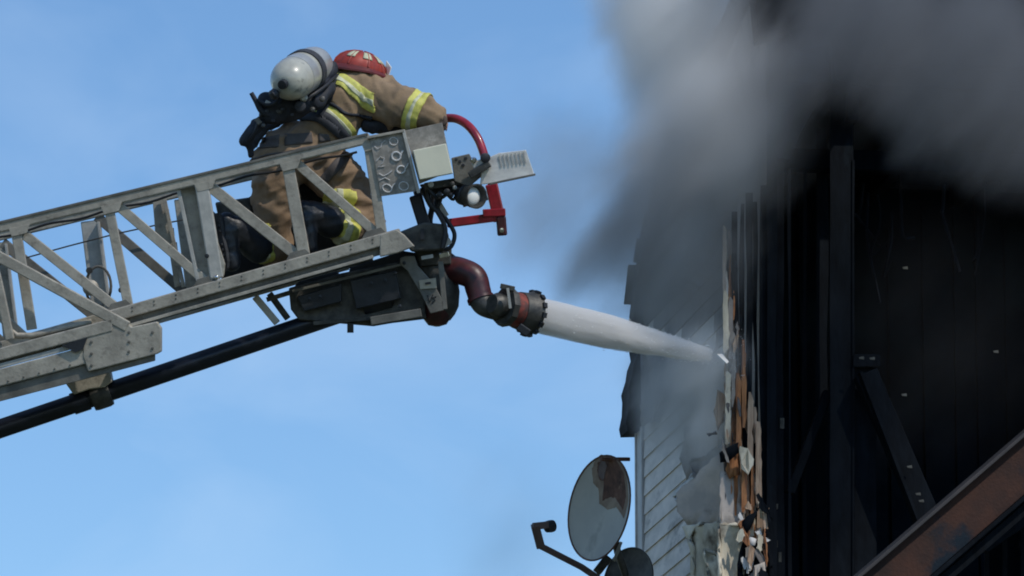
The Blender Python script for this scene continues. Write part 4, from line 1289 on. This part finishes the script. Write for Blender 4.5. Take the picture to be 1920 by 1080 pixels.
# helmet: domed shell with eight ribs, wide brim, front shield
hc = V(675, 130, .47)
hu = (U * .93 + R * .20 + F * .10).normalized()
hf = (R * .90 - U * .22 + F * .35); hf = (hf - hu * hf.dot(hu)).normalized()
hs = hu.cross(hf)
def hpt(a, el, k=1.0, lift=0.0):
    ca, sa2 = math.cos(a), math.sin(a)
    ce, se = math.cos(el), math.sin(el)
    rib = .010 * max(0, math.cos(4 * a)) ** 6
    rr = k * (1 + rib * 8)
    return hc + hf * (.142 * ca * ce * rr) + hs * (.118 * sa2 * ce * rr) + hu * (.098 * se * k + lift)
seg, rg = 64, 12
vs = [hpt(2 * math.pi * k / seg, math.pi / 2 * i / rg) for i in range(rg) for k in range(seg)] + [hc + hu * .098]
fs = [(i * seg + k, i * seg + (k + 1) % seg, (i + 1) * seg + (k + 1) % seg, (i + 1) * seg + k) for i in range(rg - 1) for k in range(seg)]
fs += [((rg - 1) * seg + k, (rg - 1) * seg + (k + 1) % seg, len(vs) - 1) for k in range(seg)]
fs.append(tuple(reversed(range(seg))))
helmet = MB().add(vs, fs).build('helmet', M['helmet'], person, smooth=True)
# brim: longer behind than in front, drooping
inner, outer, lower = [], [], []
for k in range(seg):
    a = 2 * math.pi * k / seg
    ext = 1.22 + .16 * max(0, -math.cos(a)) ** 2 + .04 * max(0, math.cos(a))
    inner.append(hpt(a, 0, .98, .004))
    o_ = hc + hf * (.142 * math.cos(a) * ext) + hs * (.118 * math.sin(a) * ext) - hu * (.018 + .016 * max(0, -math.cos(a)))
    outer.append(o_); lower.append(o_ - hu * .010)
inl = [p - hu * .016 for p in inner]
vs = inner + outer + lower + inl
fs = []
for j in range(4):
    for k in range(seg):
        l = (k + 1) % seg
        fs.append((j * seg + k, j * seg + l, ((j + 1) % 4) * seg + l, ((j + 1) % 4) * seg + k))
MB().add(vs, fs).build('brim', M['helmet_dark'], helmet, smooth=True)
for a in (0, math.pi / 4, -math.pi / 4, math.pi / 2, -math.pi / 2, 3 * math.pi / 4, -3 * math.pi / 4, math.pi):
    MB().tube([hpt(a, e, 1.015) for e in (0.05, .3, .6, .9, 1.2, 1.45)], .0048, 8).build('rib', M['helmet'], helmet, smooth=True)
def hpatch(a0, a1, e0, e1, m, name, k=1.03):
    n_ = 5
    vs = [hpt(a0 + (a1 - a0) * i / n_, e0 + (e1 - e0) * j / n_, k) for j in range(n_ + 1) for i in range(n_ + 1)]
    fs = [(j * 6 + i, j * 6 + i + 1, j * 6 + i + 7, j * 6 + i + 6) for j in range(n_) for i in range(n_)]
    o = MB().add(vs, fs).build(name, m, helmet, smooth=True)
    sd = o.modifiers.new('t', 'SOLIDIFY'); sd.thickness = .003; sd.offset = 0
for a in (-.78 * 2.0, -.78, .0, .78, 1.56, -2.35, 2.35):
    hpatch(a - .26, a + .16, .50, 1.02, M['silver'], 'helmet_sticker')
sh = hpt(0, .10, 1.02)
MB().prism([sh - hs * .035 - hu * .02, sh + hs * .035 - hu * .02, sh + hs * .045 + hu * .04, sh + hu * .075 - hf * .02, sh - hs * .045 + hu * .04], hf * .006).build('front_shield', M['glare'], helmet, bevel=.002)
# collar and neck flap under the brim
MB().tube([V(630, 140, .40), V(660, 128, .38), V(690, 132, .42), V(706, 146, .48)], [.025, .032, .030, .02], 14).build('collar', M['coat'], person, smooth=True)

# ================================================================== BREATHING APPARATUS
scba = thing('breathing_apparatus', 'black harness with pale grey air cylinder worn on the firefighter back', 'air tank', V(560, 200, .12))
t0 = V(546, 149, -.02); t1_ = V(597, 119, .38)
tax = (t1_ - t0).normalized()
TL = (t1_ - t0).length
rad_t = .115
prof = [(-.115, .026), (-.112, .042), (-.098, .066), (-.075, .087), (-.045, .104), (-.01, .1125), (.03, rad_t)]
prof += [(TL * .45, rad_t)]
MB().lathe(t0, tax, prof + [(TL * .45, .10)], 40).build('air_cylinder', M['tank'], scba, smooth=True)
MB().lathe(t0, tax, [(TL * .45 + .001, .09), (TL * .45 + .001, .111), (TL * .8, .109), (TL * .9, .102), (TL, .084), (TL + .04, .052), (TL + .055, .015)], 40).build('cylinder_shoulder', M['tank_top'], scba, smooth=True)
MB().lathe(t0, tax, [(TL * .40, .114), (TL * .40, .122), (TL * .40 + .06, .122), (TL * .40 + .06, .110)], 40).build('cylinder_strap', M['belt'], scba, smooth=True)
MB().lathe(t0, tax, [(TL * .10, .114), (TL * .10, .1165), (TL * .30, .1165), (TL * .30, .114)], 40).build('shading_band', M['tank_top'], scba, smooth=True)  # greyer ring drawn in for the shading line at the lower cap
MB().lathe(t0, tax, [(-.15, .012), (-.148, .024), (-.125, .027), (-.11, .027)], 18).build('valve', M['black'], scba, smooth=True)
MB().lathe(V(520, 172, -.10), (-R * .6 - U * .5 - F * .3), [(0, .018), (.01, .030), (.035, .030), (.045, .018)], 12).build('valve_knob', M['black'], scba, smooth=True)
hb = blob([[J(500, 190, .10, .050), J(540, 200, .12, .060), J(590, 190, .16, .055), J(612, 165, .24, .05)],
           [J(505, 215, .12, .055), J(560, 205, .15, .055)], [J(540, 170, .08, .045), J(600, 150, .22, .045)],
           [J(600, 150, .24, .05), J(618, 130, .34, .05)]], .011, 3)
folds(hb, .012, R, 18, 5.0)
mesh_obj('harness_pack', hb, M['harness'], scba)
pouch = blob([[J(490, 228, .13, .035), J(470, 250, .12, .036), J(456, 266, .12, .028)], [J(480, 232, .14, .030), J(468, 262, .14, .03), J(470, 290, .16, .018)]], .009, 2)
folds(pouch, .006, U, 16, 2.0)
mesh_obj('side_pouch', pouch, M['harness'], scba)
MB().tube(smooth_path([V(471, 174, .05), V(480, 190, .05), V(490, 208, .06), V(505, 215, .08)], 5), [.012 + .0004 * k for k in range(16)], 10).build('hook_strap', M['harness'], scba, smooth=True)
MB().tube(smooth_path([V(484, 186, .04), V(500, 196, .02), V(516, 192, .02), V(524, 180, .04)], 5), .010, 10).build('hook_strap', M['harness'], scba, smooth=True)
MB().bar(V(498, 190, .02), V(510, 196, .02), S(6), .012, F).build('buckle', M['alu_light'], scba, bevel=.002)
MB().lathe(V(569, 184, .06), -F + U * .2, [(0, .022), (.015, .024), (.03, .02), (.034, .008)], 18).build('gauge', M['dish'], scba, smooth=True)
MB().lathe(V(563, 200, .06), -F, [(0, .03), (.02, .032), (.035, .026), (.04, .01)], 18).build('regulator', M['belt'], scba, smooth=True)
MB().bar(V(480, 222, .08), V(488, 232, .08), S(9), .02, F).build('buckle', M['alu_dark'], scba, bevel=.003)
fp = blob([[J(692, 236, .34, .045), J(730, 236, .36, .05), J(770, 228, .34, .045)]], .010, 3)
folds(fp, .008, R, 20, 9.0)
mesh_obj('chest_pouch', fp, M['harness'], scba)
for (x, y) in ((548, 215), (512, 226), (500, 208), (530, 205)):
    MB().box(V(x, y, .055), R * .010, U * .008, F * .01).build('buckle', M['belt'], scba, bevel=.003)
# waist belt lying on trousers and coat
def strap_on(path, width, m, name, lift=.010, which=None):
    which = which or (bvh_t, bvh_c)
    P = []
    sp = smooth_path([Vector((x, y, 0)) for x, y in path], 6)
    for i, p in enumerate(sp):
        a = (sp[min(i + 1, len(sp) - 1)] - sp[max(i - 1, 0)]).normalized()
        nrm = Vector((-a.y, a.x, 0))
        row = []
        for k in (-.5, 0, .5):
            q = p + nrm * width * k
            h = hit(q.x, q.y, lift, which)
            row.append((q, h))
        P.append(row)
    # fill misses with the neighbour's depth
    last = .2
    vs, fs = [], []
    for row in P:
        for q, h in row:
            if h is None: h = V(q.x, q.y, last)
            else:
                last = (h - EYE).dot(F) - DIST
            vs.append(h)
    for i in range(len(P) - 1):
        for k in range(2):
            b = i * 3 + k
            fs.append((b, b + 1, b + 4, b + 3))
    o = MB().add(vs, fs).build(name, m, scba, smooth=True)
    sd = o.modifiers.new('t', 'SOLIDIFY'); sd.thickness = .014; sd.offset = 0
    return o
strap_on([(472, 278), (482, 258), (500, 240), (530, 226), (565, 219), (598, 222), (620, 236), (640, 256)], 17, M['belt'], 'waist_belt')
strap_on([(596, 212), (618, 222), (636, 240), (650, 258)], 15, M['belt'], 'waist_belt')
strap_on([(628, 150), (622, 175), (612, 200), (600, 218)], 9, M['harness'], 'shoulder_strap', .012)
strap_on([(470, 300), (500, 292), (560, 280), (612, 272)], 2.2, M['patch'], 'seam_line', .003, (bvh_t,))
MB().tube(smooth_path([V(566, 190, .05), V(590, 176, .08), V(612, 160, .16), V(626, 146, .26), V(640, 138, .36)], 6), .010, 8).build('air_hose', M['black'], scba, smooth=True)
MB().tube(smooth_path([V(500, 205, .05), V(486, 222, .08), V(478, 246, .08), V(466, 262, .1)], 6), .008, 8).build('air_hose', M['black'], scba, smooth=True)
for (x_, y_, w_) in ((524, 208, .018), (586, 206, .014), (604, 186, .016), (494, 236, .012)):
    MB().lathe(V(x_, y_, .075), -F + U * .3, [(0, w_), (.012, w_), (.016, w_ * .6)], 12).build('harness_ring', M['gun'], scba, smooth=True)
strap_on([(585, 195), (600, 188), (625, 196), (645, 212), (672, 216), (698, 222)], 5, M['harness'], 'side_strap', .006)

# ================================================================== WATER JET (a dense spray)
def volume_mat(name, color, density, aniso=0.2):
    m = bpy.data.materials.new(name); m.use_nodes = True
    n, l = m.node_tree.nodes, m.node_tree.links
    n.clear()
    out = n.new('ShaderNodeOutputMaterial')
    pv = n.new('ShaderNodeVolumePrincipled')
    pv.inputs['Color'].default_value = (*color, 1)
    pv.inputs['Density'].default_value = density
    pv.inputs['Anisotropy'].default_value = aniso
    l.new(pv.outputs[0], out.inputs['Volume'])
    return m, pv
jm = bpy.data.materials.new('white spray'); jm.use_nodes = True
jn, jl = jm.node_tree.nodes, jm.node_tree.links
jb = jn['Principled BSDF']
jb.inputs['Base Color'].default_value = (.62, .61, .59, 1)
jb.inputs['Roughness'].default_value = .9
jtc = jn.new('ShaderNodeTexCoord'); jmp = jn.new('ShaderNodeMapping')
jmp.inputs['Scale'].default_value = (1, 1, 6)
jt = jn.new('ShaderNodeTexNoise'); jt.inputs['Scale'].default_value = 22; jt.inputs['Detail'].default_value = 5
jl.new(jtc.outputs['Object'], jmp.inputs['Vector']); jl.new(jmp.outputs[0], jt.inputs['Vector'])
jbp = jn.new('ShaderNodeBump'); jbp.inputs['Distance'].default_value = .01
jl.new(jt.outputs['Fac'], jbp.inputs['Height']); jl.new(jbp.outputs[0], jb.inputs['Normal'])
J0 = n0 + na * .19
J1 = V(1330, 667, .86)
ja = (J1 - J0)
jlen = ja.length; ja.normalize()
js = ja.orthogonal().normalized(); jt_ = ja.cross(js)
def jet_mesh(k_r, amp, n=90, seg=40, ext=0.0):
    vs, fs = [], []
    for i in range(n + 1):
        t = i / n
        r0 = (.099 - .010 * t - .046 * max(0, t - .45) * 1.8) * k_r
        for k in range(seg):
            a = 2 * math.pi * k / seg
            rr = r0 + amp * (noise.noise(Vector((t * 14, math.cos(a) * 3, math.sin(a) * 3))) + .5 * noise.noise(Vector((t * 40, math.cos(a) * 9, math.sin(a) * 9)))) * (.3 + t)
            vs.append(J0 + ja * (t * (jlen + ext)) + (js * math.cos(a) + jt_ * math.sin(a)) * rr)
    for i in range(n):
        for k in range(seg):
            l = (k + 1) % seg
            fs.append((i * seg + k, i * seg + l, (i + 1) * seg + l, (i + 1) * seg + k))
    fs.append(tuple(reversed(range(seg)))); fs.append(tuple(n * seg + k for k in range(seg)))
    return MB().add(vs, fs)
vm, vp = volume_mat('spray volume', (.995, .985, .97), 34.0, .0)
jo = jet_mesh(1.0, .0045)
n_, l_ = vm.node_tree.nodes, vm.node_tree.links
q = ja.to_track_quat('X', 'Z').inverted().to_euler()
tc__ = n_.new('ShaderNodeTexCoord'); mp__ = n_.new('ShaderNodeMapping')
mp__.inputs['Rotation'].default_value = q
mp2 = n_.new('ShaderNodeVectorMath'); mp2.operation = 'MULTIPLY'; mp2.inputs[1].default_value = (.09, 1, 1)
nz__ = n_.new('ShaderNodeTexNoise'); nz__.inputs['Scale'].default_value = 30; nz__.inputs['Detail'].default_value = 3
mr__ = n_.new('ShaderNodeMapRange'); mr__.inputs['From Min'].default_value = .40; mr__.inputs['From Max'].default_value = .62
mr__.inputs['To Min'].default_value = 20.0; mr__.inputs['To Max'].default_value = 60.0
l_.new(tc__.outputs['Object'], mp__.inputs['Vector']); l_.new(mp__.outputs[0], mp2.inputs[0]); l_.new(mp2.outputs[0], nz__.inputs['Vector'])
l_.new(nz__.outputs['Fac'], mr__.inputs['Value']); l_.new(mr__.outputs[0], vp.inputs['Density'])
vm.cycles.volume_step_rate = 1.0
o = jo.build('water_jet', vm, None, smooth=True)
wm = mat('water drops', (.80, .80, .80), (.7, .7, .7), .3, 0, 5)
db = MB()
for k in range(420):
    t = random.random() ** .7
    a = random.uniform(0, 2 * math.pi)
    r0 = .094 - .012 * t - .034 * max(0, t - .5) * 2
    rr = r0 * (.96 + abs(random.gauss(0, .03 + .10 * t)))
    c_ = J0 + ja * (t * jlen) + (js * math.cos(a) + jt_ * math.sin(a)) * rr
    s_ = random.uniform(.0010, .0028)
    e_ = ja * s_ * random.uniform(1, 4)
    db.add([c_ - e_, c_ + e_, c_ + js * s_, c_ - js * s_, c_ + jt_ * s_, c_ - jt_ * s_], [(0, 2, 4), (0, 4, 3), (0, 3, 5), (0, 5, 2), (1, 4, 2), (1, 3, 4), (1, 5, 3), (1, 2, 5)])
for k in range(500):          # splash where the jet meets the wall
    c_ = J1 + Vector((random.gauss(.04, .07), random.gauss(0, .10), random.gauss(-.02, .08)))
    s_ = random.uniform(.0010, .0030)
    db.add([c_ - ja * s_, c_ + ja * s_, c_ + js * s_, c_ - js * s_, c_ + jt_ * s_, c_ - jt_ * s_], [(0, 2, 4), (0, 4, 3), (0, 3, 5), (0, 5, 2), (1, 4, 2), (1, 3, 4), (1, 5, 3), (1, 2, 5)])
tag(db.build('spray_drops', wm, None, smooth=True, fix=False), 'fine white droplets around the water jet and where it hits the wall', 'spray', kind='stuff')
tag(o, 'white jet of water running from the cannon nozzle to the house wall', 'water jet', kind='stuff')

# ================================================================== SMOKE
def smoke_box(name, lo, hi, blobs, color, label, dens, warp=.35, nscale=1.6, aniso=.15, seedv=(0, 0, 0), bias=.45, gain=2.2):
    mb = MB()
    c = (lo + hi) / 2
    h = (hi - lo) / 2
    mb.box(c, Vector((h.x, 0, 0)), Vector((0, h.y, 0)), Vector((0, 0, h.z)))
    m = bpy.data.materials.new(name + ' material'); m.use_nodes = True
    n, l = m.node_tree.nodes, m.node_tree.links
    n.clear()
    out = n.new('ShaderNodeOutputMaterial')
    pv = n.new('ShaderNodeVolumePrincipled')
    pv.inputs['Color'].default_value = (*color, 1)
    pv.inputs['Anisotropy'].default_value = aniso
    tc = n.new('ShaderNodeTexCoord')
    sx = n.new('ShaderNodeSeparateXYZ')
    l.new(tc.outputs['Object'], sx.inputs[0])
    cr = n.new('ShaderNodeMapRange')
    cr.inputs['From Min'].default_value = .95; cr.inputs['From Max'].default_value = 1.6
    l.new(sx.outputs['X'], cr.inputs['Value'])
    cm = n.new('ShaderNodeMix'); cm.data_type = 'RGBA'
    cm.inputs[6].default_value = (1.0, .985, .965, 1); cm.inputs[7].default_value = (*color, 1)  # upper-left smoke whitened: its sunlit look is put into the colour
    cz = n.new('ShaderNodeMapRange')
    cz.inputs['From Min'].default_value = V(1280, 90, 1.5).z; cz.inputs['From Max'].default_value = V(1280, 420, 1.5).z; cz.inputs['To Max'].default_value = .55
    l.new(sx.outputs['Z'], cz.inputs['Value'])
    cc = n.new('ShaderNodeMath'); cc.operation = 'MAXIMUM'
    l.new(cr.outputs[0], cc.inputs[0]); l.new(cz.outputs[0], cc.inputs[1])
    l.new(cc.outputs[0], cm.inputs[0]); l.new(cm.outputs[2], pv.inputs['Color'])
    nz = n.new('ShaderNodeTexNoise')
    nz.inputs['Scale'].default_value = nscale
    nz.inputs['Detail'].default_value = 5.0
    nz.inputs['Roughness'].default_value = .6
    ad = n.new('ShaderNodeVectorMath'); ad.operation = 'ADD'
    ad.inputs[1].default_value = seedv
    l.new(tc.outputs['Object'], ad.inputs[0])
    vr = n.new('ShaderNodeVectorRotate'); vr.rotation_type = 'Y_AXIS'; vr.inputs['Angle'].default_value = math.radians(-38)
    vs_ = n.new('ShaderNodeVectorMath'); vs_.operation = 'MULTIPLY'; vs_.inputs[1].default_value = (1.25, 1, .55)
    l.new(ad.outputs[0], vr.inputs['Vector']); l.new(vr.outputs[0], vs_.inputs[0])
    l.new(vs_.outputs[0], nz.inputs['Vector'])
    # warp
    sb = n.new('ShaderNodeVectorMath'); sb.operation = 'SUBTRACT'; sb.inputs[1].default_value = (.5, .5, .5)
    l.new(nz.outputs['Color'], sb.inputs[0])
    sc2 = n.new('ShaderNodeVectorMath'); sc2.operation = 'SCALE'; sc2.inputs['Scale'].default_value = warp * 2
    l.new(sb.outputs[0], sc2.inputs[0])
    wp = n.new('ShaderNodeVectorMath'); wp.operation = 'ADD'
    l.new(tc.outputs['Object'], wp.inputs[0]); l.new(sc2.outputs[0], wp.inputs[1])
    total = None
    for (p, r, s) in blobs:
        a = n.new('ShaderNodeVectorMath'); a.operation = 'SUBTRACT'; a.inputs[1].default_value = p
        l.new(wp.outputs[0], a.inputs[0])
        b = n.new('ShaderNodeVectorMath'); b.operation = 'DIVIDE'; b.inputs[1].default_value = r
        l.new(a.outputs[0], b.inputs[0])
        c_ = n.new('ShaderNodeVectorMath'); c_.operation = 'LENGTH'
        l.new(b.outputs[0], c_.inputs[0])
        mr = n.new('ShaderNodeMapRange'); mr.interpolation_type = 'SMOOTHSTEP'
        mr.inputs['From Min'].default_value = 1.0; mr.inputs['From Max'].default_value = 0.25
        mr.inputs['To Min'].default_value = 0.0; mr.inputs['To Max'].default_value = s
        l.new(c_.outputs['Value'], mr.inputs['Value'])
        if total is None: total = mr.outputs[0]
        else:
            q = n.new('ShaderNodeMath'); q.operation = 'ADD'
            l.new(total, q.inputs[0]); l.new(mr.outputs[0], q.inputs[1])
            total = q.outputs[0]
    # modulation by the same noise
    md = n.new('ShaderNodeMapRange')
    md.inputs['From Min'].default_value = bias - .5 / gain; md.inputs['From Max'].default_value = bias + .5 / gain
    md.inputs['To Min'].default_value = .0; md.inputs['To Max'].default_value = 2.1
    l.new(nz.outputs['Fac'], md.inputs['Value'])
    mu = n.new('ShaderNodeMath'); mu.operation = 'MULTIPLY'
    l.new(total, mu.inputs[0]); l.new(md.outputs[0], mu.inputs[1])
    mu2 = n.new('ShaderNodeMath'); mu2.operation = 'MULTIPLY'; mu2.inputs[1].default_value = dens
    l.new(mu.outputs[0], mu2.inputs[0])
    l.new(mu2.outputs[0], pv.inputs['Density'])
    l.new(pv.outputs[0], out.inputs['Volume'])
    m.cycles.volume_step_rate = 1.0
    o = mb.build(name, m, None)
    tag(o, label, 'smoke', kind='stuff')
    return o

def BL(px, py, d, rx, ry, rd, s):
    p = V(px, py, d)
    k = PX * (DIST + d) / DIST
    return (tuple(p), (rx * k, rd, ry * k), s)

blobs = [
    BL(1265, -10, 1.5, 190, 250, .9, 1.1),
    BL(1400, 200, .9, 150, 240, .8, .62),
    BL(1300, 310, 1.4, 170, 250, .9, .85),
    BL(1225, 410, 1.5, 170, 210, .9, .60),
    BL(1170, 500, 1.7, 190, 150, .9, .30),
    BL(1300, 520, 1.3, 160, 150, .7, .62),
    BL(1700, 60, .5, 340, 200, .9, .50),
    BL(1880, 180, .4, 260, 230, .8, .45),
    BL(1510, 250, 2.3, 170, 130, .7, .8),
    BL(1500, 130, .9, 110, 80, .6, .5),
    BL(1280, 735, 2.0, 130, 120, 1.2, .2),
    BL(1060, 360, 1.6, 230, 210, .9, .22),
    BL(960, 1000, 2.2, 190, 210, .7, .045),
    BL(1760, 620, 1.9, 330, 330, .6, .022),
]
lo = V(800, 960, 0); hi = V(2200, -330, 0)
smoke_box('smoke', Vector((lo.x, 29.35 * math.cos(PITCH) - 1.2, V(960, 1180, 0).z)), Vector((hi.x, 32.6, V(960, -330, 0).z + .2)), blobs, (.34, .345, .36),
          'thick grey smoke pouring from the roof and front of the burning house', 3.0, warp=.42, nscale=1.9, aniso=0.0, gain=2.8)

smoke_box('spray_mist', Vector((V(1150, 0, 0).x, 30.0, V(960, 980, 1).z)), Vector((V(1400, 0, 3).x, 32.0, V(960, 560, 2).z)),
          [BL(1320, 690, 1.1, 110, 90, .6, 1.0), BL(1270, 770, 1.7, 100, 120, .8, .75), BL(1340, 800, 1.0, 60, 110, .4, .6)], (1.0, .99, .98),
          'pale mist thrown off where the water jet strikes the house wall', 2.2, warp=.18, nscale=3.2, aniso=0.0, gain=2.2)

print('OBJECT COUNT', len(bpy.data.objects))
